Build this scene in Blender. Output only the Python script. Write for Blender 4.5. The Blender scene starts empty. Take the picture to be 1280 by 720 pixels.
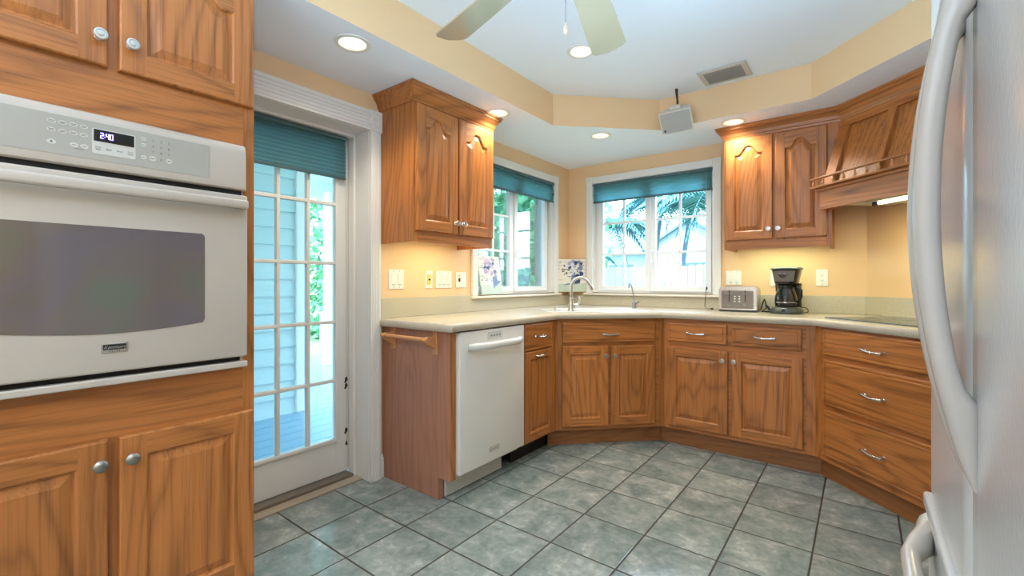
import bpy, bmesh, math, random
from math import pi, sin, cos, radians as R
from mathutils import Vector, Matrix
random.seed(7)
scene = bpy.context.scene
COL = scene.collection

# ------------------------------------------------------------ camera
cam_d = bpy.data.cameras.new('camera')
cam_d.sensor_width = 36.0
cam_d.lens = 566.4 / 1280 * 36
cam_d.shift_y = -8.4 / 1280
cam_d.clip_start = 0.01
cam_o = bpy.data.objects.new('camera', cam_d)
COL.objects.link(cam_o)
cam_o.location = (0, 0, 1.13)
cam_o.rotation_euler = (pi / 2, 0, R(37.63))
scene.camera = cam_o

# ------------------------------------------------------------ view, world, sun, large lights
vs = scene.view_settings
vs.view_transform = 'Standard'; vs.look = 'None'; vs.gamma = 1.0
vs.exposure = 0.38; vs.use_curve_mapping = False
scene.display_settings.display_device = 'sRGB'

world = bpy.data.worlds.new('sky'); scene.world = world; world.use_nodes = True
wn = world.node_tree; wn.nodes.clear()
w_out = wn.nodes.new('ShaderNodeOutputWorld'); w_bg = wn.nodes.new('ShaderNodeBackground')
w_sky = wn.nodes.new('ShaderNodeTexSky'); w_sky.sky_type = 'NISHITA'; w_sky.sun_disc = False
w_sky.sun_elevation = R(58); w_sky.sun_rotation = R(150); w_sky.air_density = 1.0; w_sky.dust_density = 1.5
w_mix = wn.nodes.new('ShaderNodeMix'); w_mix.data_type = 'RGBA'
w_mix.inputs[0].default_value = 0.72
wn.links.new(w_sky.outputs[0], w_mix.inputs[6]); w_mix.inputs[7].default_value = (6.2, 8.6, 10.6, 1)
wn.links.new(w_mix.outputs[2], w_bg.inputs[0]); w_bg.inputs[1].default_value = 1.0
wn.links.new(w_bg.outputs[0], w_out.inputs[0])

def light(name, kind, loc, energy, color=(1, 1, 1), rot=(0, 0, 0), **kw):
    d = bpy.data.lights.new(name, kind); d.energy = energy; d.color = color
    for k, v in kw.items(): setattr(d, k, v)
    o = bpy.data.objects.new(name, d); COL.objects.link(o); o.location = loc; o.rotation_euler = rot
    return o
light('sun', 'SUN', (0, 0, 8), 3.4, (1.0, 0.97, 0.92), (R(36), 0, R(25)), angle=R(1.0))
# added fill from behind and overhead
light('rear_fill_light', 'AREA', (-0.6, -2.9, 1.35), 18, (0.70, 0.84, 1.0), (R(90), 0, 0), shape='RECTANGLE', size=2.6, size_y=1.7)
light('rear_overhead_fill', 'AREA', (-0.6, -0.9, 2.34), 6, (0.9, 0.95, 1.0), (0, 0, 0), shape='RECTANGLE', size=1.4, size_y=1.4)

light('rear_upward_fill', 'AREA', (-0.5, -1.2, 1.55), 66, (0.66, 0.84, 1.0), (R(180), 0, 0), shape='RECTANGLE', size=1.6, size_y=1.0)  # added upward fill to brighten the ceiling; no lamp stands here

light('tray_upward_fill', 'AREA', (-0.30, 1.0, 1.66), 20, (0.46, 0.74, 1.0), (R(172), 0, 0), shape='RECTANGLE', size=1.3, size_y=1.9)  # added cool fill aimed up into the tray, not a lamp of the room

# ------------------------------------------------------------ helpers
def lin(r, g, b):
    def f(c):
        c /= 255.0
        return c / 12.92 if c <= 0.04045 else ((c + 0.055) / 1.055) ** 2.4
    return (f(r), f(g), f(b), 1.0)

class MB:
    def __init__(self): self.v = []; self.f = []; self.m = []; self.s = []
    def add(self, vs, fs, m=0, smooth=False):
        o = len(self.v); self.v += [tuple(p) for p in vs]
        for f in fs:
            self.f.append([i + o for i in f]); self.m.append(m); self.s.append(smooth)
        return self
    def box(self, x0, x1, y0, y1, z0, z1, m=0, bev=0.0, seg=2):
        if x0 > x1: x0, x1 = x1, x0
        if y0 > y1: y0, y1 = y1, y0
        if z0 > z1: z0, z1 = z1, z0
        if bev <= 0:
            vs = [(x, y, z) for x in (x0, x1) for y in (y0, y1) for z in (z0, z1)]
            fs = [(0, 1, 3, 2), (4, 6, 7, 5), (0, 4, 5, 1), (2, 3, 7, 6), (0, 2, 6, 4), (1, 5, 7, 3)]
            return self.add(vs, fs, m)
        bm = bmesh.new(); bmesh.ops.create_cube(bm, size=1)
        for v in bm.verts:
            v.co = ((x0 + x1) / 2 + v.co.x * (x1 - x0), (y0 + y1) / 2 + v.co.y * (y1 - y0), (z0 + z1) / 2 + v.co.z * (z1 - z0))
        bev = min(bev, 0.49 * min(x1 - x0, y1 - y0, z1 - z0))
        bmesh.ops.bevel(bm, geom=bm.edges[:], offset=bev, segments=seg, affect='EDGES', profile=0.5)
        self.bm(bm, m, seg > 2); bm.free(); return self
    def bm(self, bm, m=0, smooth=False, mat=None):
        bm.verts.index_update()
        self.add([(mat @ v.co if mat else v.co) for v in bm.verts], [[v.index for v in f.verts] for f in bm.faces], m, smooth)
    def obox(self, c, ax, ay, az, m=0):      # oriented box from half-axis vectors
        c, ax, ay, az = map(Vector, (c, ax, ay, az))
        vs = [c + i * ax + j * ay + k * az for i in (-1, 1) for j in (-1, 1) for k in (-1, 1)]
        fs = [(0, 1, 3, 2), (4, 6, 7, 5), (0, 4, 5, 1), (2, 3, 7, 6), (0, 2, 6, 4), (1, 5, 7, 3)]
        return self.add(vs, fs, m)
    def lathe(self, prof, c=(0, 0, 0), axis=(0, 0, 1), seg=24, m=0, smooth=True, cap=True):
        c = Vector(c); ax = Vector(axis).normalized()
        u = ax.orthogonal().normalized(); w = ax.cross(u)
        vs = []; fs = []
        for r, hh in prof:
            for k in range(seg):
                a = 2 * pi * k / seg; vs.append(c + ax * hh + (u * cos(a) + w * sin(a)) * r)
        for i in range(len(prof) - 1):
            for k in range(seg):
                k2 = (k + 1) % seg
                fs.append((i * seg + k, i * seg + k2, (i + 1) * seg + k2, (i + 1) * seg + k))
        self.add(vs, fs, m, smooth)
        if cap:
            n = len(prof)
            if prof[0][0] > 1e-6: self.add(vs[:seg], [tuple(range(seg))[::-1]], m)
            if prof[-1][0] > 1e-6: self.add(vs[(n - 1) * seg:], [tuple(range(seg))], m)
        return self
    def tube(self, pts, r, seg=10, m=0, flat=1.0, up=None):
        pts = [Vector(p) for p in pts]; n = len(pts)
        rs = r if isinstance(r, (list, tuple)) else [r] * n
        vs = []; fs = []; prev = None
        for i, p in enumerate(pts):
            t = (pts[min(i + 1, n - 1)] - pts[max(i - 1, 0)]).normalized()
            if up is not None: u = Vector(up) - t * Vector(up).dot(t)
            elif prev is None: u = t.orthogonal()
            else: u = prev - t * prev.dot(t)
            u.normalize(); prev = u; w = t.cross(u)
            for k in range(seg):
                a = 2 * pi * k / seg; vs.append(p + (u * cos(a) + w * sin(a) * flat) * rs[i])
        for i in range(n - 1):
            for k in range(seg):
                k2 = (k + 1) % seg
                fs.append((i * seg + k, i * seg + k2, (i + 1) * seg + k2, (i + 1) * seg + k))
        self.add(vs, fs, m, True)
        self.add(vs[:seg], [tuple(range(seg))[::-1]], m); self.add(vs[-seg:], [tuple(range(seg))], m)
        return self
    def prism(self, poly, d0, d1, plane='xy', m=0, smooth_side=False):
        def P(a, b, d):
            return {'xy': (a, b, d), 'xz': (a, d, b), 'yz': (d, a, b)}[plane]
        n = len(poly)
        v0 = [P(a, b, d0) for a, b in poly]; v1 = [P(a, b, d1) for a, b in poly]
        self.add(v0, [tuple(range(n))[::-1]], m); self.add(v1, [tuple(range(n))], m)
        self.add(v0 + v1, [(i, (i + 1) % n, n + (i + 1) % n, n + i) for i in range(n)], m, smooth_side)
        return self
    def loops(self, L, m=0, smooth=False, cap0=False, cap1=True):
        n = len(L[0])
        for a, b in zip(L, L[1:]):
            self.add(list(a) + list(b), [(i, (i + 1) % n, n + (i + 1) % n, n + i) for i in range(n)], m, smooth)
        if cap0: self.add(L[0], [tuple(range(n))[::-1]], m)
        if cap1: self.add(L[-1], [tuple(range(n))], m)
        return self
    def holed(self, outer, holes, z, m=0, flip=False):    # flat polygon with holes
        bm = bmesh.new(); edges = []
        for loop in [outer] + holes:
            vv = [bm.verts.new((x, y, z)) for x, y in loop]
            for i in range(len(vv)): edges.append(bm.edges.new((vv[i], vv[(i + 1) % len(vv)])))
        bmesh.ops.triangle_fill(bm, use_beauty=True, use_dissolve=False, edges=edges, normal=(0, 0, -1 if flip else 1))
        self.bm(bm, m); bm.free(); return self
    def build(self, name, mats, parent=None, loc=None, rot=None, fix=True):
        me = bpy.data.meshes.new(name)
        me.from_pydata(self.v, [], self.f)
        if not isinstance(mats, (list, tuple)): mats = [mats]
        for mt in mats: me.materials.append(mt)
        me.polygons.foreach_set('material_index', self.m)
        me.polygons.foreach_set('use_smooth', self.s)
        me.update()
        if fix:
            bm = bmesh.new(); bm.from_mesh(me)
            bmesh.ops.remove_doubles(bm, verts=bm.verts, dist=1e-5)
            bmesh.ops.recalc_face_normals(bm, faces=bm.faces)
            for e in bm.edges:
                if len(e.link_faces) == 2 and e.calc_face_angle(0) > R(40): e.smooth = False
            bm.to_mesh(me); bm.free()
        o = bpy.data.objects.new(name, me); COL.objects.link(o)
        if parent is not None: o.parent = parent
        if loc is not None: o.location = loc
        if rot is not None: o.rotation_euler = rot
        return o

def tag(o, label=None, cat=None, group=None, kind=None):
    if label: o['label'] = label
    if cat: o['category'] = cat
    if group: o['group'] = group
    if kind: o['kind'] = kind
    return o
GROUPS = {'window_blind': 'teal pleated window blinds', 'recessed_light': 'recessed ceiling downlights', 'upper_cabinet': 'oak upper wall cabinets',
          'base_cabinet': 'oak base cabinets', 'sink_cabinet': 'oak base cabinets', 'narrow_base_cabinet': 'oak base cabinets', 'drawer_cabinet': 'oak base cabinets',
          'light_switch': 'wall switch plates', 'dimmer_switch': 'wall switch plates', 'wall_outlet': 'wall outlets', 'painted_tile': 'painted flower tiles',
          'palm_tree': 'palms behind the fence', 'garden_tree': 'leafy garden trees'}
def thing(name, label, cat, loc=(0, 0, 0), rz=0, group=None):
    group = group or GROUPS.get(name)
    o = bpy.data.objects.new(name, None); COL.objects.link(o)
    o.empty_display_size = 0.05
    o.location = loc; o.rotation_euler = (0, 0, rz)
    return tag(o, label, cat, group)
def struct(name, mb, mats, label=None, parent=None, **kw):
    o = mb.build(name, mats, parent, **kw)
    if parent is None: tag(o, label, None, None, 'structure')
    return o
def dup(root, loc, rz, label):
    r = root.copy(); COL.objects.link(r); r.location = loc; r.rotation_euler = (0, 0, rz); r['label'] = label
    for ch in list(root.children):
        cc = ch.copy(); COL.objects.link(cc); cc.parent = r
        for g in list(ch.children):
            d = g.copy(); COL.objects.link(d); d.parent = cc
    return r
def text(name, body, size, mat, parent, loc, rot=(pi / 2, 0, 0), ext=0.0003, align='CENTER', shear=0.0, xs=1.0):
    cu = bpy.data.curves.new('lettering', 'FONT'); cu.body = body; cu.size = size; cu.extrude = ext
    cu.align_x = align; cu.align_y = 'CENTER'; cu.shear = shear
    t = bpy.data.objects.new('lettering', cu); COL.objects.link(t)
    dg = bpy.context.evaluated_depsgraph_get(); dg.update()
    me = bpy.data.meshes.new_from_object(t.evaluated_get(dg)); me.name = name
    bpy.data.objects.remove(t); bpy.data.curves.remove(cu)
    me.materials.clear(); me.materials.append(mat)
    o = bpy.data.objects.new(name, me); COL.objects.link(o)
    if parent is not None: o.parent = parent
    o.location = loc; o.rotation_euler = rot; o.scale = (xs, 1, 1)
    return o
def arc(cx, cy, r, a0, a1, n):
    return [(cx + r * cos(a0 + (a1 - a0) * i / n), cy + r * sin(a0 + (a1 - a0) * i / n)) for i in range(n + 1)]
def rrect(x0, x1, y0, y1, r, n=6):
    return (arc(x1 - r, y0 + r, r, -pi / 2, 0, n) + arc(x1 - r, y1 - r, r, 0, pi / 2, n) +
            arc(x0 + r, y1 - r, r, pi / 2, pi, n) + arc(x0 + r, y0 + r, r, pi, 1.5 * pi, n))
def circ(cx, cy, r, n=28): return [(cx + r * cos(2 * pi * i / n), cy + r * sin(2 * pi * i / n)) for i in range(n)]

# ------------------------------------------------------------ materials
def mat(name, color, rough=0.5, metal=0.0, spec=0.5, **kw):
    m = bpy.data.materials.new(name); m.use_nodes = True
    b = m.node_tree.nodes['Principled BSDF']
    b.inputs['Base Color'].default_value = color; b.inputs['Roughness'].default_value = rough
    b.inputs['Metallic'].default_value = metal; b.inputs['Specular IOR Level'].default_value = spec
    for k, v in kw.items(): b.inputs[k].default_value = v
    return m
class N:
    def __init__(self, m): self.t = m.node_tree; self.b = self.t.nodes.get('Principled BSDF')
    def n(self, typ, **kw):
        x = self.t.nodes.new(typ)
        for k, v in kw.items(): setattr(x, k, v)
        return x
    def l(self, a, b): self.t.links.new(a, b)
    def math(self, op, a, b=None, c=None):
        x = self.n('ShaderNodeMath', operation=op)
        for i, q in enumerate((a, b, c)):
            if q is None: continue
            if isinstance(q, (int, float)): x.inputs[i].default_value = q
            else: self.l(q, x.inputs[i])
        return x.outputs[0]
    def coords(self, kind='Object', scale=(1, 1, 1), rand=False):
        tc = self.n('ShaderNodeTexCoord'); mp = self.n('ShaderNodeMapping')
        src = tc.outputs[kind]
        if rand:
            oi = self.n('ShaderNodeObjectInfo'); va = self.n('ShaderNodeVectorMath', operation='ADD')
            sc = self.n('ShaderNodeVectorMath', operation='SCALE'); cmb = self.n('ShaderNodeCombineXYZ')
            self.l(oi.outputs['Random'], cmb.inputs[0]); self.l(oi.outputs['Random'], cmb.inputs[2])
            self.l(cmb.outputs[0], sc.inputs[0]); sc.inputs['Scale'].default_value = 13.7
            self.l(src, va.inputs[0]); self.l(sc.outputs[0], va.inputs[1]); src = va.outputs[0]
        self.l(src, mp.inputs[0]); mp.inputs['Scale'].default_value = scale
        return mp.outputs[0]
    def noise(self, vec, scale, detail=2, rough=0.5, dist=0.0):
        x = self.n('ShaderNodeTexNoise'); self.l(vec, x.inputs['Vector'])
        x.inputs['Scale'].default_value = scale; x.inputs['Detail'].default_value = detail
        x.inputs['Roughness'].default_value = rough; x.inputs['Distortion'].default_value = dist
        return x.outputs['Fac']
    def ramp(self, fac, stops):
        x = self.n('ShaderNodeValToRGB'); self.l(fac, x.inputs[0])
        e = x.color_ramp.elements
        while len(e) < len(stops): e.new(0.5)
        for el, (p, c_) in zip(e, stops): el.position = p; el.color = c_
        return x.outputs[0]
    def mix(self, fac, a, b, mode='MIX'):
        x = self.n('ShaderNodeMix', data_type='RGBA', blend_type=mode)
        for i, q in ((0, fac), (6, a), (7, b)):
            if isinstance(q, (int, float)): x.inputs[i].default_value = q
            elif isinstance(q, tuple): x.inputs[i].default_value = q
            else: self.l(q, x.inputs[i])
        return x.outputs[2]
    def bump(self, height, strength=0.2, dist=0.002):
        x = self.n('ShaderNodeBump'); self.l(height, x.inputs['Height'])
        x.inputs['Strength'].default_value = strength; x.inputs['Distance'].default_value = dist
        self.l(x.outputs[0], self.b.inputs['Normal'])

def oak(name, axis, light_c=(188, 118, 60), dark_c=(104, 59, 27), rough=0.36):
    m = mat(name, (1, 1, 1, 1), rough); q = N(m)
    s = [1.0, 1.0, 1.0]; s[axis] = 0.10
    s[axis] = 0.15; v = q.coords('Object', tuple(s), rand=True)
    s2 = [1.0, 1.0, 1.0]; s2[axis] = 0.018
    v2 = q.coords('Object', tuple(s2), rand=True)
    low = q.noise(v, 4.6, 0.6, 0.4, 0.1)
    jit = q.noise(v2, 30, 2, 0.5)
    rings = q.math('PINGPONG', q.math('ADD', q.math('MULTIPLY', low, 27.0), q.math('MULTIPLY', jit, 1.5)), 1.0)
    rings = q.math('POWER', rings, 2.6)
    s3 = [1.0, 1.0, 1.0]; s3[axis] = 0.035
    gr = q.noise(q.coords('Object', tuple(s3), rand=True), 75, 2, 0.6)
    gr = q.math('MULTIPLY', q.math('MAXIMUM', q.math('SUBTRACT', gr, 0.47), 0.0), 3.6)
    fine = q.noise(v2, 150, 3, 0.7)
    mid = q.noise(v2, 16, 2, 0.5)
    pores = q.math('SMOOTHSTEP', fine, 0.56, 0.72) if False else q.math('MULTIPLY', q.math('MAXIMUM', q.math('SUBTRACT', fine, 0.52), 0.0), 3.2)
    f = q.math('ADD', q.math('MULTIPLY', rings, 0.30), q.math('ADD', q.math('ADD', q.math('MULTIPLY', gr, 0.26), q.math('MULTIPLY', pores, 0.5)), q.math('MULTIPLY', mid, 0.10)))
    L = lin(*light_c); D = lin(*dark_c)
    Mx = tuple((a * 0.6 + b * 0.4) for a, b in zip(L, D))
    col = q.ramp(f, [(0.08, L), (0.34, Mx), (0.80, D)])
    oi = q.n('ShaderNodeObjectInfo')
    hsv = q.n('ShaderNodeHueSaturation'); q.l(col, hsv.inputs['Color'])
    q.l(q.math('ADD', q.math('MULTIPLY', oi.outputs['Random'], 0.18), 0.90), hsv.inputs['Value'])
    q.l(hsv.outputs[0], q.b.inputs['Base Color'])
    q.l(q.math('ADD', q.math('MULTIPLY', fine, 0.2), rough - 0.1), q.b.inputs['Roughness'])
    q.bump(f, 0.10, 0.001)
    return m
OAKV = oak('oak_vertical_grain', 2); OAKH = oak('oak_horizontal_grain', 0)
OAKS = oak('oak_side_veneer', 2, (172, 120, 96), (142, 94, 73), 0.4)
OAKD = oak('oak_toe_board', 0, (158, 102, 58), (112, 68, 34))
OAKP = mat('pale_oak_dowel', lin(206, 146, 92), 0.4)
OAK = [OAKV, OAKH]

def paint(name, rgb, rough=0.6, bump=0.05, sc=220):
    m = mat(name, lin(*rgb), rough); q = N(m)
    v = q.coords('Object'); nz = q.noise(v, sc, 2)
    lo = q.noise(v, 1.7, 2)
    c0 = lin(*rgb); c1 = tuple(min(1, x * 0.965) for x in c0[:3]) + (1,)
    q.l(q.mix(lo, c0, c1), q.b.inputs['Base Color'])
    q.bump(nz, bump, 0.0006); return m
WALL = paint('cream_wall_paint', (241, 204, 158), 0.55, 0.06)
CEIL = paint('white_ceiling_paint', (240, 246, 253), 0.75, 0.08)
TRIM = paint('white_trim_paint', (234, 231, 226), 0.35, 0.02)
WHITE_APP = mat('white_appliance_enamel', lin(198, 187, 175), 0.2, 0, 0.5)
FANW = mat('white_fan_enamel', lin(226, 222, 214), 0.25)
WHITE_DW = mat('white_dishwasher_enamel', lin(224, 221, 214), 0.25)
APP_GREY = mat('grey_control_band', lin(178, 174, 166), 0.3)
APP_LIGHT = mat('pale_button_plastic', lin(212, 209, 202), 0.35)
INK = mat('grey_print', lin(112, 108, 104), 0.6)
BLACK = mat('black_plastic', lin(18, 18, 19), 0.35)
BLACKG = mat('black_gloss_plastic', lin(22, 22, 24), 0.16)
GAPBLACK = mat('black_gap_shade', lin(10, 10, 10), 0.7)  # black strips put the shade of the appliance gaps into their colour
NICKEL = mat('brushed_nickel', lin(200, 197, 190), 0.28, 1.0)
PEWTER = mat('dull_pewter', lin(150, 148, 144), 0.38, 1.0)
CHROME = mat('polished_chrome', lin(215, 215, 215), 0.12, 1.0)
STEEL = mat('brushed_stainless_steel', lin(206, 203, 198), 0.26, 1.0)
DARKSTEEL = mat('brushed_grey_steel_face', lin(138, 131, 124), 0.38, 1.0)
PLATE = mat('white_switch_plate', lin(242, 240, 232), 0.3)
IVORY = mat('ivory_dimmer_insert', lin(222, 196, 120), 0.4)
SHADOWG = mat('dark_slot', lin(40, 38, 36), 0.7)
WHITEP = mat('white_vinyl', lin(236, 238, 240), 0.3)
SPK = mat('off_white_speaker_shell', lin(222, 214, 200), 0.5)
SPKG = mat('grey_speaker_grille', lin(176, 174, 168), 0.7)
DSLAT = mat('dark_grey_slat', lin(140, 134, 126), .5)
FANB = mat('beige_fan_blade', lin(176, 162, 132), 0.12)
BRONZE = mat('dark_bronze', lin(70, 58, 48), 0.4, 0.6)
PORC = mat('white_sink_enamel', lin(232, 230, 226), 0.15)
SLATE = mat('threshold_metal', lin(128, 116, 104), 0.45, 0.3)
TANSEAL = mat('tan_threshold_seal', lin(176, 160, 140), 0.6)

def emis(name, rgb, strength):
    m = mat(name, lin(*rgb), 0.5); b = m.node_tree.nodes['Principled BSDF']
    b.inputs['Emission Color'].default_value = lin(*rgb); b.inputs['Emission Strength'].default_value = strength
    return m
BULB = emis('lit_lamp_lens', (255, 238, 210), 3.6)
TUBE = emis('lit_fluorescent_tube', (255, 244, 190), 5.0)
LED = emis('violet_clock_digits', (128, 108, 255), 7.0)

def glass(name, tint=(1, 1, 1, 1), refl=1.0):
    m = bpy.data.materials.new(name); m.use_nodes = True; t = m.node_tree; t.nodes.clear()
    o = t.nodes.new('ShaderNodeOutputMaterial'); mx = t.nodes.new('ShaderNodeMixShader')
    tr = t.nodes.new('ShaderNodeBsdfTransparent'); gl = t.nodes.new('ShaderNodeBsdfGlossy')
    fr = t.nodes.new('ShaderNodeFresnel'); fr.inputs[0].default_value = 1.45
    mu = t.nodes.new('ShaderNodeMath'); mu.operation = 'MULTIPLY'; mu.inputs[1].default_value = refl
    tr.inputs[0].default_value = tint; gl.inputs['Roughness'].default_value = 0.02
    t.links.new(fr.outputs[0], mu.inputs[0]); t.links.new(mu.outputs[0], mx.inputs[0])
    t.links.new(tr.outputs[0], mx.inputs[1]); t.links.new(gl.outputs[0], mx.inputs[2]); t.links.new(mx.outputs[0], o.inputs[0])
    return m
PANE = glass('window_pane_glass', (0.94, 0.98, 1.0, 1), 0.8)
CARAFE = glass('carafe_glass', (0.72, 0.72, 0.72, 1), 1.6)

# oven window: dark glass with a faint iridescent screen behind it
def oven_glass():
    m = mat('dark_oven_window_glass', lin(84, 72, 72), 0.06, 0, 0.9); q = N(m)
    v = q.coords('Object'); nz = q.noise(v, 5.5, 1)
    c = q.ramp(nz, [(0.30, lin(104, 106, 92)), (0.48, lin(112, 100, 94)), (0.62, lin(108, 97, 102)), (0.75, lin(106, 96, 92))])
    w = q.n('ShaderNodeTexWave', wave_type='BANDS', bands_direction='X'); q.l(v, w.inputs[0]); w.inputs['Scale'].default_value = 160
    c = q.mix(q.math('MULTIPLY', w.outputs['Fac'], 0.15), c, (0.02, 0.02, 0.02, 1))
    q.l(c, q.b.inputs['Base Color']); return m
OVENGLASS = oven_glass()
COOKGLASS = mat('black_ceramic_glass', lin(34, 34, 33), 0.06, 0, 0.6)

def counter_mat():
    m = mat('speckled_cream_counter', lin(206, 194, 172), 0.25); q = N(m)
    v = q.coords('Object'); a = q.noise(v, 420, 2, 0.7); b = q.noise(v, 190, 2, 0.6)
    c = q.ramp(a, [(0.34, lin(158, 144, 122)), (0.46, lin(192, 180, 160)), (0.66, lin(206, 198, 184))])
    c = q.mix(q.math('MULTIPLY', b, 0.25), c, lin(194, 182, 156))
    q.l(c, q.b.inputs['Base Color']); return m
COUNTER = counter_mat()
def splash_mat():
    m = mat('speckled_sand_backsplash', lin(200, 190, 164), 0.3); q = N(m)
    v = q.coords('Object'); a = q.noise(v, 420, 2, 0.7)
    c = q.ramp(a, [(0.34, lin(176, 166, 140)), (0.5, lin(202, 192, 166)), (0.66, lin(216, 208, 188))])
    q.l(c, q.b.inputs['Base Color']); return m
SPLASH = splash_mat()

def floor_mat():
    m = mat('grey_green_slate_tile', (1, 1, 1, 1), 0.3); q = N(m)
    T = 0.30145
    tc = q.n('ShaderNodeTexCoord'); sp = q.n('ShaderNodeSeparateXYZ'); q.l(tc.outputs['Object'], sp.inputs[0])
    ux = q.math('DIVIDE', q.math('ADD', sp.outputs[0], 1.367 + 30 * T), T)
    uy = q.math('DIVIDE', q.math('ADD', sp.outputs[1], -1.354 + 30 * T), T)
    fx = q.math('FRACT', ux); fy = q.math('FRACT', uy)
    ex = q.math('MINIMUM', fx, q.math('SUBTRACT', 1.0, fx)); ey = q.math('MINIMUM', fy, q.math('SUBTRACT', 1.0, fy))
    ed = q.math('MINIMUM', ex, ey)
    grout = q.math('LESS_THAN', ed, 0.0125)
    wn_ = q.n('ShaderNodeTexWhiteNoise', noise_dimensions='2D'); cb = q.n('ShaderNodeCombineXYZ')
    q.l(q.math('FLOOR', ux), cb.inputs[0]); q.l(q.math('FLOOR', uy), cb.inputs[1]); q.l(cb.outputs[0], wn_.inputs['Vector'])
    off = q.n('ShaderNodeVectorMath', operation='MULTIPLY_ADD')
    q.l(wn_.outputs['Color'], off.inputs[0]); off.inputs[1].default_value = (7, 7, 7); q.l(tc.outputs['Object'], off.inputs[2])
    a = q.noise(off.outputs[0], 7.0, 6, 0.62, 0.6); b = q.noise(off.outputs[0], 38.0, 4, 0.65, 0.3)
    f = q.math('ADD', q.math('MULTIPLY', a, 0.68), q.math('MULTIPLY', b, 0.32))
    c = q.ramp(f, [(0.32, lin(104, 117, 114)), (0.46, lin(128, 139, 135)), (0.56, lin(148, 155, 150)), (0.68, lin(186, 188, 182))])
    hsv = q.n('ShaderNodeHueSaturation'); q.l(c, hsv.inputs['Color'])
    q.l(q.math('ADD', q.math('MULTIPLY', wn_.outputs['Value'], 0.16), 0.92), hsv.inputs['Value'])
    col = q.mix(grout, hsv.outputs[0], lin(58, 53, 47))
    q.l(col, q.b.inputs['Base Color'])
    q.l(q.math('ADD', q.math('MULTIPLY', grout, 0.5), q.math('ADD', q.math('MULTIPLY', b, 0.14), 0.07)), q.b.inputs['Roughness'])
    h = q.math('ADD', q.math('MULTIPLY', q.math('MINIMUM', q.math('MULTIPLY', ed, 40.0), 1.0), 1.0), q.math('MULTIPLY', f, 0.5))
    q.bump(h, 0.35, 0.0025)
    return m
FLOOR = floor_mat()

def fridge_mat():
    m = mat('textured_white_fridge_steel', lin(206, 205, 205), 0.2, 0.0, 0.7); q = N(m)
    v = q.coords('Object', (1, 1, 0.6)); nz = q.noise(v, 170, 2, 0.5)
    q.bump(nz, 0.30, 0.0012); return m
FRIDGE = fridge_mat()
def shade_mat():
    m = bpy.data.materials.new('teal_shade_fabric'); m.use_nodes = True; t = m.node_tree
    b = t.nodes['Principled BSDF']; b.inputs['Base Color'].default_value = lin(88, 122, 122); b.inputs['Roughness'].default_value = 0.8
    tr = t.nodes.new('ShaderNodeBsdfTranslucent'); tr.inputs[0].default_value = lin(110, 176, 190)
    mx = t.nodes.new('ShaderNodeMixShader'); mx.inputs[0].default_value = 0.42
    o = t.nodes['Material Output']
    t.links.new(b.outputs[0], mx.inputs[1]); t.links.new(tr.outputs[0], mx.inputs[2]); t.links.new(mx.outputs[0], o.inputs[0])
    return m
SHADE = shade_mat()
SHADERAIL = mat('teal_blind_rail', lin(70, 100, 104), 0.45)
SIDING = mat('pale_blue_siding_paint', lin(196, 224, 234), 0.6)
DECK = mat('blue_grey_porch_floor', lin(124, 164, 190), 0.3)
EXTW = mat('white_exterior_paint', lin(236, 240, 244), 0.6)
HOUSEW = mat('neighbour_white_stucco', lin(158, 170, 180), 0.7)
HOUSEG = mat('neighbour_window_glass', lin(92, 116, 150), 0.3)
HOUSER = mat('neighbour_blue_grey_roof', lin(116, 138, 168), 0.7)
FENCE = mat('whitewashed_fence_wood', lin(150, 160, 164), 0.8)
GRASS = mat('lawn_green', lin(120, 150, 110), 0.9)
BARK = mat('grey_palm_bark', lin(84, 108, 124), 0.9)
def leaf(name, rgb):
    m = mat(name, lin(*rgb), 0.55); q = N(m)
    oi = q.n('ShaderNodeTexCoord'); nz = q.noise(oi.outputs['Object'], 2.3, 2)
    c = lin(*rgb); q.l(q.mix(nz, tuple(x * 0.6 for x in c[:3]) + (1,), tuple(min(1, x * 1.5) for x in c[:3]) + (1,)), q.b.inputs['Base Color'])
    return m
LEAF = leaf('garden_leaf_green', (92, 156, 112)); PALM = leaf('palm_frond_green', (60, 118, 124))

# ------------------------------------------------------------ room shell
XL, YW, XR, YB = -2.2, 3.73, 1.0, -3.0
ZS, ZC = 2.19, 2.40
SUMW = XL * 0 + 3.758                                      # diagonal right wall: x + y
fl = MB(); fl.add([(-2.4, YB, 0), (XR + .1, YB, 0), (XR + .1, YW + .1, 0), (-2.4, YW + .1, 0)], [(0, 1, 2, 3)])
struct('floor', fl, FLOOR, 'grey-green square slate-look tile floor with dark grout')

DY0, DY1, DZ = 0.84, 1.535, 1.985                         # door opening in left wall
W1A, W1B, WZ0, WZ1 = 2.43, 3.47, 1.03, 2.02               # window in left wall
W2A, W2B = -1.945, -0.905
wl = MB()
TH = 0.20
def wall_left(y0, y1, z0, z1): wl.box(XL - TH, XL, y0, y1, z0, z1)
wall_left(YB, DY0, 0, ZC); wall_left(DY0, DY1, DZ, ZC); wall_left(DY1, W1A, 0, ZC)
wall_left(W1A, W1B, 0, WZ0); wall_left(W1A, W1B, WZ1, ZC); wall_left(W1B, YW + TH, 0, ZC)
struct('wall_left', wl, WALL, 'cream wall with glazed door and left window')
wb = MB()
wb.box(XL, W2A, YW, YW + TH, 0, ZC); wb.box(W2A, W2B, YW, YW + TH, 0, WZ0)
wb.box(W2A, W2B, YW, YW + TH, WZ1, ZC); wb.box(W2B, 0.03, YW, YW + TH, 0, ZC)
struct('wall_back', wb, WALL, 'cream wall with window over the counter')
wd = MB(); wd.prism([(0.028, 3.73), (1.0, 2.758), (1.15, 2.9), (0.17, 3.93), (0.028, 3.93)], 0, ZC)
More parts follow.
